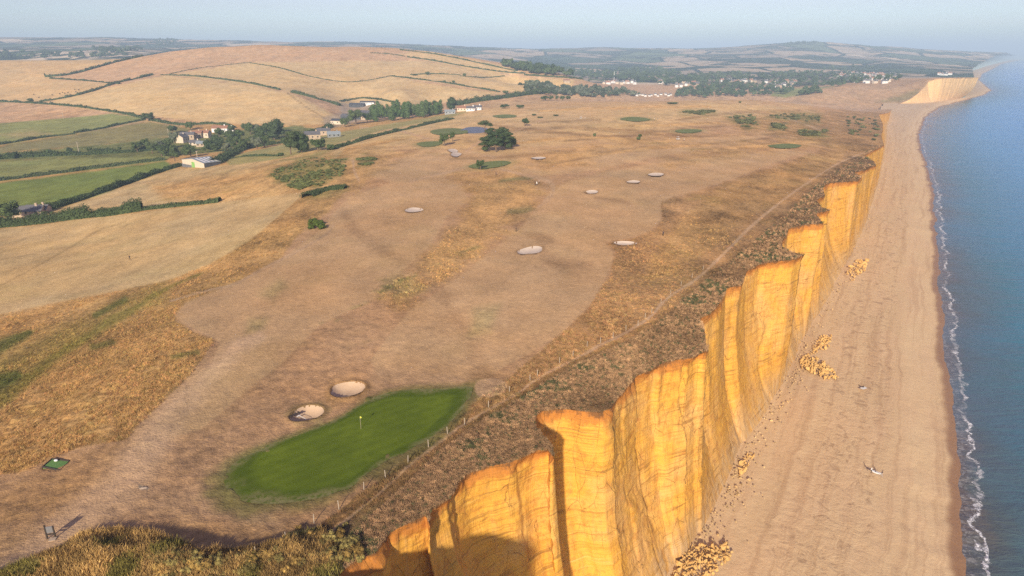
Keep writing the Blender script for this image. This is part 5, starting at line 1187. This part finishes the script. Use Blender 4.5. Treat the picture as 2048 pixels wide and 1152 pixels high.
# ------------------------------------------------------------------ buildings
def house(name, u, v, w_, d_, h_, rz, wall, roof, label, cat='house', group=None, pitch=.62, windows=3, chimney=True, door=None, parts=True):
    p = place(u, v) if not hasattr(u, '__len__') else np.array(u)
    r = empty(name, p, rz, label, cat, group); e = h_; t = h_ + d_ * .5 * pitch; x = w_ / 2; y = d_ / 2
    mb = MB(); mb.add([(-x, -y, -1.5), (x, -y, -1.5), (x, y, -1.5), (-x, y, -1.5), (-x, -y, e), (x, -y, e), (x, y, e), (-x, y, e), (-x, 0, t), (x, 0, t)],
                      [(0, 1, 5, 4), (2, 3, 7, 6), (1, 2, 6, 9, 5), (3, 0, 4, 8, 7)])
    mb.build('wall', wall, r)
    o_ = .35; th = .18; mb = MB(); dy = y + o_; ez = e - o_ * pitch
    mb.add([(-x - o_, -dy, ez + .02), (x + o_, -dy, ez + .02), (x + o_, 0, t + .02), (-x - o_, 0, t + .02), (-x - o_, dy, ez + .02), (x + o_, dy, ez + .02),
            (-x - o_, -dy, ez + th), (x + o_, -dy, ez + th), (x + o_, 0, t + th), (-x - o_, 0, t + th), (-x - o_, dy, ez + th), (x + o_, dy, ez + th)],
           [(6, 7, 8, 9), (9, 8, 11, 10), (0, 3, 2, 1), (3, 4, 5, 2), (0, 1, 7, 6), (4, 10, 11, 5), (1, 2, 8, 7), (2, 5, 11, 8), (3, 0, 6, 9), (4, 3, 9, 10)])
    ro = mb.build('roof', roof, r)
    if chimney:
        MB().box(x * .55 - .5, x * .55 + .5, -.45, .45, t - .6, t + 1.3).build('chimney', wall, ro)
    if windows and parts:
        for k in range(windows):
            cx = -x + w_ * (k + .5) / windows
            MB().box(cx - .55, cx + .55, -y - .04, -y + .1, e * .45, e * .45 + 1.2).build('window', M['glass'], r)
    if door is not None: MB().box(-x * .2 - 1.0, -x * .2 + 1.0, -y - .05, -y + .1, -.2, 2.2).build('door', door, r)
    return r
# the barn with the green door
a1 = place(371, 333); a2 = place(404, 337); a3 = place(429, 325)
ax = a2 - a1; wbar = np.hypot(*ax[:2]); rz = math.atan2(ax[1], ax[0]); mid = (a1 + a2) / 2
lbar = 12.0; nx = np.array([-math.sin(rz), math.cos(rz)])
bz0 = float(height(mid[0], mid[1])); br = empty('farm_barn', (mid[0], mid[1], bz0), rz + .12, 'pale metal roofed barn with a bright green door at the hedge corner', 'barn')
hx = wbar / 2; E_ = 4.2; T_ = 5.9
mb = MB(); mb.add([(-hx, 0, -1.5), (hx, 0, -1.5), (hx, lbar, -1.5), (-hx, lbar, -1.5), (-hx, 0, E_), (hx, 0, E_), (hx, lbar, E_), (-hx, lbar, E_), (0, 0, T_), (0, lbar, T_)], [(0, 1, 5, 8, 4), (2, 3, 7, 9, 6), (3, 0, 4, 7)]).build('wall', M['cream'], br)
MB().box(hx - .25, hx, .3, lbar - .3, -1.5, E_ - .05).build('side_cladding', M['dark_shed'], br, ).data
mb = MB(); o_ = .5
mb.add([(-hx - o_, -o_, E_ - .1), (0, -o_, T_ + .05), (0, lbar + o_, T_ + .05), (-hx - o_, lbar + o_, E_ - .1), (hx + o_, -o_, E_ - .1), (hx + o_, lbar + o_, E_ - .1),
        (-hx - o_, -o_, E_ + .12), (0, -o_, T_ + .27), (0, lbar + o_, T_ + .27), (-hx - o_, lbar + o_, E_ + .12), (hx + o_, -o_, E_ + .12), (hx + o_, lbar + o_, E_ + .12)],
       [(6, 9, 8, 7), (7, 8, 11, 10), (0, 1, 2, 3), (1, 4, 5, 2), (0, 6, 7, 1), (1, 7, 10, 4), (3, 2, 8, 9), (2, 5, 11, 8), (0, 3, 9, 6), (4, 10, 11, 5)])
rf = mb.build('roof', M['roof_sheet'], br)
for k in range(4):
    y0 = 1.2 + k * 2.7; z = lambda x_: T_ + .31 - (T_ - E_ + .15) * x_ / (hx + o_)
    MB().add([(1.2, y0, z(1.2)), (hx - 1, y0, z(hx - 1)), (hx - 1, y0 + 1.4, z(hx - 1)), (1.2, y0 + 1.4, z(1.2))], [(0, 1, 2, 3)]).build('rooflight', M['white'], rf)
MB().box(-1.9, 2.2, -.09, .1, -.3, 3.7).build('door', M['door_green'], br)
MB().box(-hx + .3, -2.4, -.6, -.05, -.8, 1.3).build('stacked_pallet', M['metal'], br)
# farm on the hill foot
hs = [('farm_shed', 680, 248, 18, 11, 4, -.25, 'cream', 'dark_shed', 'cream walled farm shed with a dark roof, nearest of the farm group'), ('farm_shed', 705, 238, 26, 13, 4, -.2, 'dark_shed', 'roof_slate', 'long grey roofed shed behind the cream walled one'), ('farm_shed', 728, 230, 24, 12, 4, -.15, 'dark_shed', 'roof_slate', 'grey shed in the middle of the farm group'),
      ('farm_shed', 735, 239, 14, 9, 4, -.1, 'stone', 'roof_slate', 'small stone outbuilding against the poplar belt'), ('farm_shed', 715, 214, 22, 10, 4, -.1, 'dark_shed', 'dark_shed', 'dark shed with white panels at the top of the farm'), ('farm_shed', 735, 210, 20, 9, 4, .05, 'white', 'dark_shed', 'white fronted shed under the curving hedge'), ('farm_shed', 752, 217, 12, 8, 3.5, .1, 'dark_shed', 'roof_slate', 'small dark shed at the right of the farm top')]
for nm, u, v, w_, d_, h_, rz, wl, rf_, lb in hs: house(nm, u, v, w_, d_, h_, rz, M[wl], M[rf_], lb, 'shed', 'farm buildings on the hill foot', .35, 3, False)
hs = [('cottage', 625, 279, 13, 8, 4.6, .35, 'stone', 'roof_slate', 'stone gabled cottage half hidden behind the field pines'), ('cottage', 648, 270, 12, 7, 4.2, .2, 'stone', 'roof_slate', 'grey roofed barn conversion right of the gabled cottage'), ('cottage', 668, 274, 11, 7, 2.8, .3, 'metal', 'roof_sheet', 'low pale shed beside the narrow meadow'),
      ('cottage', 366, 285, 9, 8, 5.2, 1.35, 'cream', 'roof_slate', 'pale cream gable end at the left of the village'), ('cottage', 377, 279, 13, 7, 5, .1, 'stone', 'roof_slate', 'dark roofed house behind the cream gable'), ('cottage', 393, 276, 12, 7, 5, .1, 'stone', 'roof_tile', 'brown tiled house in the middle of the village row'), ('cottage', 409, 275, 12, 7, 5, -.1, 'cream', 'roof_tile', 'brown tiled house at the right of the village row'),
      ('cottage', 391, 290, 9, 6, 2.6, .15, 'cream', 'roof_slate', 'cream low cottage in front of the village row'), ('cottage', 406, 293, 10, 6, 3.0, .2, 'stone', 'roof_sheet', 'small pale roofed cottage at the village front'), ('cottage', 442, 264, 16, 8, 4.2, .05, 'white', 'roof_tile', 'long white house with a brown roof above the village'), ('cottage', 460, 262, 8, 6, 3, .2, 'white', 'roof_sheet', 'tiny white garage right of the long white house'),
      ('cottage', 925, 222, 11, 8, 3.8, -.2, 'cream', 'roof_tile', 'cream cottage with a brown roof at the golf course edge'), ('cottage', 942, 222, 10, 7, 3.4, -.15, 'white', 'roof_slate', 'white fronted cottage right of the cream one'), ('cottage', 955, 220, 10, 7, 3.5, -.1, 'white', 'roof_slate', 'small white cottage at the end of the course edge row'), ('cottage', 900, 228, 12, 6, 3, .1, 'metal', 'roof_sheet', 'low pale caravan roof left of the cream cottage'),
      ('cottage', 1133, 165, 13, 8, 4.5, .2, 'stone', 'roof_tile', 'stone farmhouse alone on the far hill foot'), ('cottage', 762, 221, 10, 7, 3.6, .1, 'cream', 'roof_tile', 'small cream house peeping over the poplars'), ('cottage', 60, 430, 14, 7, 2.6, .15, 'stone', 'roof_slate', 'low grey roofed stable behind the hedge at far left'), ('cottage', 78, 426, 10, 6, 2.4, .15, 'stone', 'roof_slate', 'second low stable roof right of the first behind the hedge')]
for nm, u, v, w_, d_, h_, rz, wl, rf_, lb in hs: house(nm, u, v, w_, d_, h_, rz, M[wl], M[rf_], lb, 'house' if nm == 'cottage' else 'barn')
# the far villages
rv = random.Random(12)
HP = {}
for wl in ('white', 'cream', 'stone'):
    for rf_ in ('roof_tile', 'roof_slate'):
        HP[(wl, rf_)] = None
adj = {'white': 'white', 'cream': 'cream', 'stone': 'stone'}; radj = {'roof_tile': 'brown tiled', 'roof_slate': 'grey roofed'}
CL = [('the terrace beyond the willow belt', (1205, 1272, 166, 169), 12, ['white', 'white', 'cream'], 11), ('the middle village', (1315, 1400, 163, 175), 17, ['cream', 'stone', 'white'], 12), ('the village inside the woods', (1440, 1512, 163, 168), 13, ['cream', 'white', 'stone'], 12),
      ('the cluster by the plateau wood', (1525, 1592, 164, 175), 13, ['white', 'cream', 'stone'], 12), ('the white village behind the headland', (1672, 1795, 148, 158), 34, ['white', 'white', 'white', 'cream'], 15), ('the caravan site at the plateau edge', (1270, 1345, 190, 194), 12, ['white'], 7), ('the seafront beyond the cliff', (1876, 1900, 148.5, 151), 5, ['white'], 13), ('the chalets below the village', (1690, 1778, 160, 167), 12, ['white', 'white', 'cream'], 12)]
for nm, (ua, ub, va, vb), n, ws, wd in CL:
    for k in range(n):
        u = ua + (ub - ua) * (k + rv.uniform(.1, .9)) / n; v = rv.uniform(va, vb); wl = rv.choice(ws); rf_ = rv.choice(['roof_tile', 'roof_slate']) if 'caravan' not in nm else 'roof_slate'
        lb = '%s %s house, %s from left in %s' % (adj[wl], radj[rf_], ords[k], nm) if 'caravan' not in nm else 'white static caravan, %s from the left at the plateau edge' % ords[k]
        p = place(u, v); rz = rv.uniform(-.5, .5); k_ = (wl, rf_)
        if HP[k_] is None:
            HP[k_] = house('village_house', p, 0, 12, 8, 4.8, rz, M[wl], M[rf_], lb, 'house', 'houses of ' + nm, .7, 3, True); hq = HP[k_]
        else: hq = copy_tree(HP[k_], p, rz, None, lb, 'houses of ' + nm)
        sx = wd / 12 * rv.uniform(.6, 1.15); hq.scale = (sx, sx * rv.uniform(.85, 1.1), (1.15 if 'caravan' not in nm else .55) * rv.uniform(.9, 1.2)); hq['category'] = 'house' if 'caravan' not in nm else 'caravan'
# white mast on the far valley side, poles in the pasture
def pole(name, u, v, h_, r_, mat, label, cat, cross=False):
    p = place(u, v); mb = MB().tube([(0, 0, -.4), (0, 0, h_)], [r_, r_ * .7], 6); o = mb.build(name, mat); o.location = p
    if cross:
        MB().box(-.9, .9, -.06, .06, h_ - .5, h_ - .36).build('crossarm', mat, o)
    return tag(o, label, cat)
pole('mast', 1228, 160, 26, .9, M['white'], 'slim white mast standing up behind the white terrace', 'mast')
pole('telegraph_pole', 158, 306, 9, .28, M['wood_pale'], 'pale telegraph pole on the lane hedge at left', 'pole', True); pole('telegraph_pole', 127, 238, 8, .22, M['wood_pale'], 'lone pale pole standing in the upper olive pasture', 'pole', True); pole('telegraph_pole', 396, 324, 8, .3, M['wood_pale'], 'pale pole behind the green doored barn', 'pole', True); pole('telegraph_pole', 338, 276, 9, .28, M['wood_pale'], 'pale pole by the cream gable at the village left', 'pole', True)

# ------------------------------------------------------------------ small things on the course
posts = [(572,1081),(628,1045),(678,1018),(728,980),(771,956),(816,926),(857,894),(895,868),(929,850),(977,815),(1019,785),(1060,762),(1075,752),(1119,727),(1146,714),(1174,694),(1201,686),(1226,676),(1252,661),(1276,652),(1290,637),(1303,626),(1322,606),(1341,589),(1362,572),(1384,556),(1406,540),(513,1112)]
pb = MB().tube([(0, 0, -.15), (0, 0, .62), (.0, .0, 1.25)], [.055, .055, .05], 6).build('fence_post', M['wood_pale'])
for k, (u, v) in enumerate(sorted(posts, key=lambda s_: -s_[1])):
    o = pb if k == 0 else pb.copy()
    if k: C.objects.link(o)
    o.location = place(u, v); o.rotation_euler = (random.uniform(-.06, .06), random.uniform(-.06, .06), random.uniform(0, 3))
    lb = '%s pale wooden post up the cliff path from the bottom of the photo' % ords[k]
    tag(o, lb, 'post', 'wooden posts along the cliff path')
# flag
fp_ = place(722, 858); fr = empty('golf_flag', fp_, .3, 'yellow flag on a slim pale pin in the middle of the big green', 'flag')
MB().tube([(0, 0, 0), (0, 0, 2.2)], .022, 6).build('pin', M['wood_pale'], fr)
MB().add([(0, 0, 2.2), (.06, .03, 2.18), (.22, -.02, 1.98), (.2, .05, 1.84), (.05, .0, 1.82), (0, 0, 1.80), (-.05, .04, 1.95)], [(0, 1, 2, 3, 4, 5, 6)]).build('flag_cloth', M['yellow'], fr)
MB().tube([(0, 0, .0), (0, 0, .012)], .07, 10).build('hole_cup', M['white'], fr)
# bunker steps and rake
bs = place(587, 830); st = empty('bunker_steps', bs, math.radians(52), 'dark timber steps down the left side of the near bunker', 'steps')
for k in range(5): MB().box(-1.0 + .5 * k - .09, -1.0 + .5 * k + .09, -.3, .3, -.05, .12).build('sleeper', M['wood_dark'], st)
rk = place(597, 829); ro_ = empty('bunker_rake', (rk[0], rk[1], rk[2] - .25), math.radians(-35), 'white handled rake lying in the near bunker', 'rake')
MB().tube([(0, 0, .1), (1.7, 0, .04)], .03, 6).build('handle', M['white'], ro_); MB().box(-.06, .06, -.32, .32, -.03, .07).build('rake_head', M['white'], ro_)
# tee mat
tp_ = PATCHES['tee_mat']; q4 = [place(86, 936), place(105, 920), place(139, 920), place(120, 938)]; tm = empty('tee_mat', q4[0], 0, 'small green artificial tee mat with a dark timber frame at left', 'tee mat')
def quadslab(pts4, z0, z1, o3):
    v = [(p_[0] - o3[0], p_[1] - o3[1], z0) for p_ in pts4] + [(p_[0] - o3[0], p_[1] - o3[1], z1) for p_ in pts4]
    return MB().add(v, [(3, 2, 1, 0), (4, 5, 6, 7), (0, 1, 5, 4), (1, 2, 6, 5), (2, 3, 7, 6), (3, 0, 4, 7)])
quadslab(q4[::-1], -.2, .20, q4[0]).build('turf_mat', M['mat_green'], tm)
for k in range(4):
    a_, b_ = q4[k] - q4[0], q4[(k + 1) % 4] - q4[0]; MB().tube([(a_[0], a_[1], .18), (b_[0], b_[1], .18)], .16, 4).build('frame_timber', M['wood_dark'], tm)
MB().ball((q4[2][0] * .35 + q4[1][0] * .65 - q4[0][0], q4[2][1] * .5 + q4[1][1] * .5 - q4[0][1] - .4, .38), (.3, .2, .16), 8, 5).build('tee_marker', M['white'], tm)
# notice board
sp_ = place(103, 1076); sg = empty('notice_board', sp_, .25, 'grey wooden notice board on two dark posts beside the pale track', 'sign')
for s_ in (-1, 1): MB().box(s_ * .42 - .07, s_ * .42 + .07, -.07, .07, -.2, 1.85 if s_ < 0 else 1.6).build('post', M['wood_dark'], sg)
MB().box(-.36, .36, -.03, .03, .75, 1.6).build('panel', M['metal'], sg); MB().box(-.42, .42, -.09, .03, .5, .62).build('rail', M['wood_dark'], sg); MB().box(-.1, .62, -.7, -.1, -.1, .12).build('base_stone', M['stone'], sg)
sc_p = place(288, 976); tag(MB().ball((0, 0, -.05), (.55, .35, .16), 9, 5, .2).build('ground_stone', M['stone']), 'flat grey stone slab set in the worn turf', 'stone').location = sc_p

# ------------------------------------------------------------------ people and animals
def skin_mesh(name, verts, edges, rads, mats, pickmat, sub=1):
    me = bpy.data.meshes.new(name); me.from_pydata(verts, edges, []); o = bpy.data.objects.new(name, me); C.objects.link(o)
    o.modifiers.new('s', 'SKIN'); sv = me.skin_vertices[0].data
    for i, r_ in enumerate(rads): sv[i].radius = (r_, r_) if not hasattr(r_, '__len__') else r_
    sv[0].use_root = True; sb = o.modifiers.new('u', 'SUBSURF'); sb.levels = sub; sb.render_levels = sub
    dg = bpy.context.evaluated_depsgraph_get(); ev = o.evaluated_get(dg); m2 = bpy.data.meshes.new_from_object(ev); bpy.data.objects.remove(o)
    m2.name = name; m2.materials.clear()
    for m_ in mats: m2.materials.append(m_)
    for p_ in m2.polygons: p_.material_index = pickmat(p_.center); p_.use_smooth = True
    return m2
def person(loc, rz, top, trousers, pose, label, group=None):
    if pose == 'sit':
        V = [(0, 0, .12), (0, .02, .38), (0, .03, .56), (0, .02, .66), (0, -.02, .80), (-.1, -.1, .13), (-.13, -.42, .36), (-.13, -.62, .06), (-.13, -.76, .04), (.1, -.1, .13), (.13, -.42, .34), (.13, -.66, .06), (.13, -.8, .04), (-.19, .02, .54), (-.24, -.12, .34), (-.16, -.34, .36), (.19, .02, .54), (.24, .14, .30), (.26, .26, .06)]
    else:
        st_ = .16 if pose == 'walk' else .05; arm = -.28 if pose == 'carry' else -.08
        V = [(0, 0, .92), (0, 0, 1.15), (0, 0, 1.40), (0, 0, 1.50), (0, -.01, 1.64), (-.09, 0, .88), (-.10, -st_ * .7, .50), (-.10, -st_, .08), (-.10, -st_ - .13, .04), (.09, 0, .88), (.10, st_ * .5, .50), (.10, st_ * 1.3, .08), (.10, st_ * 1.3 - .13, .04), (-.20, 0, 1.38), (-.24, arm * .3, 1.12), (-.22, arm, .90), (.20, 0, 1.38), (.24, arm * .4, 1.12), (.22, arm, .88)]
    Ed = [(0, 1), (1, 2), (2, 3), (3, 4), (0, 5), (5, 6), (6, 7), (7, 8), (0, 9), (9, 10), (10, 11), (11, 12), (2, 13), (13, 14), (14, 15), (2, 16), (16, 17), (17, 18)]
    R_ = [(.14, .11), (.14, .10), (.16, .10), .055, .095, .085, .058, .042, .035, .085, .058, .042, .035, .055, .042, .032, .055, .042, .032]
    hips = V[0][2]; neck = V[3][2]
    def pk(c):
        if c[2] > neck - .02: return 2
        if abs(c[0]) > .2 and (V[14][2] + .02) > c[2]: return 2
        if c[2] > hips + .04: return 0
        return 1
    me = skin_mesh('person', V, Ed, R_, [top, trousers, M['skin']], pk)
    o = bpy.data.objects.new('person', me); C.objects.link(o); o.location = loc; o.rotation_euler = (0, 0, rz); tag(o, label, 'person', group)
    h_ = V[4]; MB().ball((h_[0], h_[1] + .025, h_[2] + .045), (.105, .115, .09), 9, 6).build('hair', M['hair'], o, True)
    return o
bx_, by_ = at(1742, 946, 3.6); b1 = np.array([bx_, by_, 3.6]); bx_, by_ = at(1763, 953, 3.6); b2_ = np.array([bx_, by_, 3.6])
dxy = b2_ - b1; ang = math.atan2(dxy[1], dxy[0])
person(b1, ang - PI / 2, M['white'], M['black_cloth'], 'carry', 'person in white top and dark trousers holding the left end of the white board')
person(b2_, ang + PI / 2, M['navy'], M['grey_cloth'], 'walk', 'person in navy top holding the right end of the white board')
bd = empty('paddle_board', (b1 + b2_) / 2 + np.array([0, 0, .62]), ang, 'long white board with a dark round pad, held between two people on the beach', 'board')
n = 14; LB = np.hypot(*dxy[:2]) * .46; mb = MB(); vv = []
for zt in (-.06, .06):
    for k in range(n * 2):
        t = 2 * PI * k / (n * 2); cx = math.copysign(abs(math.cos(t)) ** .8, math.cos(t)); cy = math.copysign(abs(math.sin(t)) ** .6, math.sin(t)); vv.append((LB * cx, .40 * cy * (1 - .12 * cx), zt + .12 * cx * cx))
mb.add(vv, [tuple(range(2 * n))[::-1], tuple(range(2 * n, 4 * n))] + [(k, (k + 1) % (2 * n), 2 * n + (k + 1) % (2 * n), 2 * n + k) for k in range(2 * n)]).build('hull', M['white'], bd)
MB().tube([(-.25, 0, .06), (-.25, 0, .14)], .17, 12).build('pad', M['black_cloth'], bd)
MB().tube([(LB * .85, -.3, -.1), (LB * .95, .35, .2)], .05, 6).build('grab_strap', M['black_cloth'], bd)
tx, ty = at(1727, 776, 3.75); tw = tag(MB().box(-.95, .95, -.55, .55, 0, .05).build('beach_towel', M['white']), 'pale towel spread on the empty shingle below the rockfall', 'towel'); tw.location = (tx, ty, 3.75); tw.rotation_euler = (0, 0, .5)
person((tx - .15, ty + .05, 3.8), 2.6, M['black_cloth'], M['navy'], 'sit', 'person in dark clothes sitting on the pale towel')
for u, v, tp, tr, ps, lb in [(1070,371,'black_cloth','navy','walk','golfer in dark clothes walking on the curved pale path, left of two'), (1078,367,'white','black_cloth','stand','golfer in a pale top beside the trolley on the curved path'), (1032,464,'black_cloth','black_cloth','stand','lone dark figure on the main fairway above the white bunker'), (1326,472,'navy','black_cloth','stand','lone figure at the right edge of the main fairway by the rough'),
                             (260,520,'black_cloth','black_cloth','walk','walker in black crossing the near hayfield'), (992,351,'navy','black_cloth','stand','dark figure in the golden rough near the second green'), (1309,238,'navy','white','stand','golfer in the far group on the right, left one'), (1315,239,'black_cloth','grey_cloth','stand','golfer in the far group on the right, right one'), (1170,237,'white','white','stand','golfer in white beside the far buggies'), (1368,282,'white','navy','stand','golfer in white right of the near buggy')]:
    person(place(u, v), random.uniform(0, 6), M[tp], M[tr], ps, lb)
tr_ = empty('golf_trolley', place(1074, 369), .4, 'white golf bag on a wheeled trolley between two golfers', 'golf trolley')
MB().tube([(0, 0, .25), (0, .35, 1.15)], [.16, .19], 10).build('bag', M['white'], tr_)
for s_ in (-1, 1): MB().tube([(s_ * .28 - .03, 0, .17), (s_ * .28 + .03, 0, .17)], .17, 12).build('wheel', M['rubber'], tr_)
MB().tube([(0, .3, .9), (0, .75, 1.05)], .02, 5).build('handle', M['metal'], tr_)
def buggy(u, v, rz, lb):
    r = empty('golf_buggy', place(u, v), rz, lb, 'golf buggy', 'golf buggies on the course')
    MB().box(-.6, .6, -1.15, 1.15, .28, .62).build('body', M['white'], r); MB().box(-.58, .58, -.1, .45, .62, .85).build('seat', M['black_cloth'], r); MB().box(-.58, .58, .45, .55, .85, 1.25).build('seat_back', M['black_cloth'], r)
    MB().box(-.62, .62, -.75, .85, 1.82, 1.9).build('canopy', M['white'], r)
    for x_ in (-.56, .56):
        for y_b in (-.7, .8): MB().tube([(x_, y_b, .6), (x_, y_b * .95, 1.84)], .025, 5).build('roof_strut', M['metal'], r)
        for y_b in (-.75, .75): MB().tube([(x_ - .08, y_b, .25), (x_ + .08, y_b, .25)], .25, 12).build('wheel', M['rubber'], r)
buggy(1356, 279, 1.5, 'white golf buggy on the dark track in front of a thin green strip'); buggy(1162, 237, 1.2, 'white golf buggy in the far group of golfers')
cv_ = [(0, 0, 1.05), (0, -.55, 1.1), (0, .6, 1.1), (0, -.95, 1.25), (0, -1.3, 1.1), (-.2, -.5, .6), (-.2, -.52, .05), (.2, -.5, .6), (.2, -.46, .05), (-.22, .6, .65), (-.22, .66, .05), (.22, .6, .65), (.22, .56, .05), (0, .85, 1.15), (0, .92, .6)]
cme = skin_mesh('cow', cv_, [(0, 1), (0, 2), (1, 3), (3, 4), (1, 5), (5, 6), (1, 7), (7, 8), (2, 9), (9, 10), (2, 11), (11, 12), (2, 13), (13, 14)], [(.36, .38), (.34, .36), (.34, .34), .2, .13, .13, .07, .13, .07, .15, .07, .15, .07, .05, .03], [M['cow']], lambda c: 0)
cows = [(100,199), (78,196), (105,191), (120,189), (125,186), (130,188), (136,187), (141,190), (152,185), (158,181), (168,184), (150,180), (184,178), (200,174), (68,190)]
for k, (u, v) in enumerate(cows):
    o = bpy.data.objects.new('cow', cme); C.objects.link(o); o.location = place(u, v); o.rotation_euler = (0, 0, rv.uniform(0, 6)); o.scale = (1.25,) * 3
    tag(o, 'dark cow of the herd grazing the left hill field beside the hedge', 'cow', 'herd of dark cows in the left hill field')

# ------------------------------------------------------------------ rockfalls on the beach
rmes = []
for s_ in range(4):
    random.seed(50 + s_); mb = MB().ball((0, 0, 0), (1, .8, .65), 6, 4, .38); me = bpy.data.meshes.new('boulder'); me.from_pydata([(x_ + random.uniform(-.12, .12), y_b + random.uniform(-.12, .12), z_ + random.uniform(-.1, .1)) for x_, y_b, z_ in mb.v], [], mb.f); me.materials.append(M['rock']); me.update(); rmes.append(me)
random.seed(99)
def rockfall(poly, n, smin, smax, mound, label):
    A = np.array(poly, float); c0 = A.mean(0); ox, oy = at(c0[0], c0[1], 3.9); r = empty('rockfall', (ox, oy, 3.9), 0, label, 'rock pile', 'rockfalls at the foot of the cliff')
    k = 0; tries = 0
    while k < n and tries < 9000:
        tries += 1; u = random.uniform(A[:, 0].min(), A[:, 0].max()); v = random.uniform(A[:, 1].min(), A[:, 1].max())
        if not inpoly(np.array([u]), np.array([v]), A)[0]: continue
        x_, y_b = at(u, v, 4.2); rel = 1 - min(1, math.hypot((u - c0[0]) / (np.ptp(A[:, 0]) * .5), (v - c0[1]) / (np.ptp(A[:, 1]) * .5)))
        s_ = random.uniform(smin, smax) * (.6 + .8 * random.random() ** 2); z_ = 3.7 + mound * rel * random.random() ** .6 + s_ * .25
        o = bpy.data.objects.new('boulder', random.choice(rmes)); C.objects.link(o); o.parent = r; o.location = (x_ - ox, y_b - oy, z_ - 3.9); o.rotation_euler = (random.uniform(0, 6), random.uniform(0, 6), random.uniform(0, 6)); o.scale = (s_ * random.uniform(.8, 1.5), s_, s_ * random.uniform(.5, .9)); k += 1
rockfall([(1342,1160),(1360,1115),(1385,1085),(1420,1090),(1452,1088),(1470,1100),(1450,1125),(1425,1150),(1400,1170)], 280, .14, .55, 1.5, 'heap of yellow boulders at the cliff foot at the bottom of the photo')
rockfall([(1598,715),(1612,705),(1640,718),(1665,735),(1678,752),(1655,755),(1625,745),(1604,735)], 270, .16, .6, 1.2, 'yellow rockfall spreading onto the beach in mid cliff')
rockfall([(1625,690),(1645,668),(1665,670),(1660,690),(1640,702),(1622,708)], 150, .14, .5, .8, 'smaller rockfall just beyond the mid cliff one')
rockfall([(1690,545),(1712,520),(1738,515),(1730,540),(1705,560)], 110, .25, .8, .7, 'far scatter of pale rocks where the cliff foot narrows')
rockfall([(1480,925),(1498,900),(1510,905),(1500,930),(1478,950)], 40, .15, .6, .4, 'few fallen blocks at a notch in the cliff foot')
Pk = []; Bn = np.array(B1)
tS = RNG.uniform(8, len(Bn) - 6, 900); i0 = tS.astype(int); f0 = tS - i0; bb = Bn[i0, :2] * (1 - f0)[:, None] + Bn[i0 + 1, :2] * f0[:, None]
off = np.abs(RNG.normal(0, 3.0, len(bb))); bb = bb + np.array([.86, -.50]) * (off + .3)[:, None]; cr_ = bpy.data.collections.new('rubble_rocks')
m, nt, b = newmat('rubble'); h = NB(nt); h.l(h.attr('tint', 'Color', 'INSTANCER'), b.inputs['Base Color']); M['rubble'] = m
for me in rmes:
    m2 = me.copy(); m2.materials.clear(); m2.materials.append(M['rubble']); proto_obj('rubble_rock', m2, cr_)
scatter('rubble', np.c_[bb, np.full(len(bb), 3.95)], RNG.uniform(.06, .26, len(bb)) * np.where(RNG.random(len(bb)) < .08, 1.8, 1), np.array([[.52, .36, .17]]) * RNG.uniform(.6, 1.3, (len(bb), 1)), cr_, 'small fallen sandstone rubble along the cliff foot')

# ------------------------------------------------------------------ the air
hm = bpy.data.materials.new('haze'); hm.use_nodes = True; nt = hm.node_tree; nt.nodes.clear()
ho = nt.nodes.new('ShaderNodeOutputMaterial'); pv = nt.nodes.new('ShaderNodeVolumePrincipled'); nt.links.new(pv.outputs[0], ho.inputs['Volume'])
pv.inputs['Color'].default_value = (.58, .78, 1.0, 1); pv.inputs['Density'].default_value = HAZE; pv.inputs['Anisotropy'].default_value = -.13
hb = MB().box(-16000, 33000, -600, 33500, -4, 330).build('haze', hm); hb['kind'] = 'stuff'; hb['label'] = 'thin blue summer haze over the land and sea'
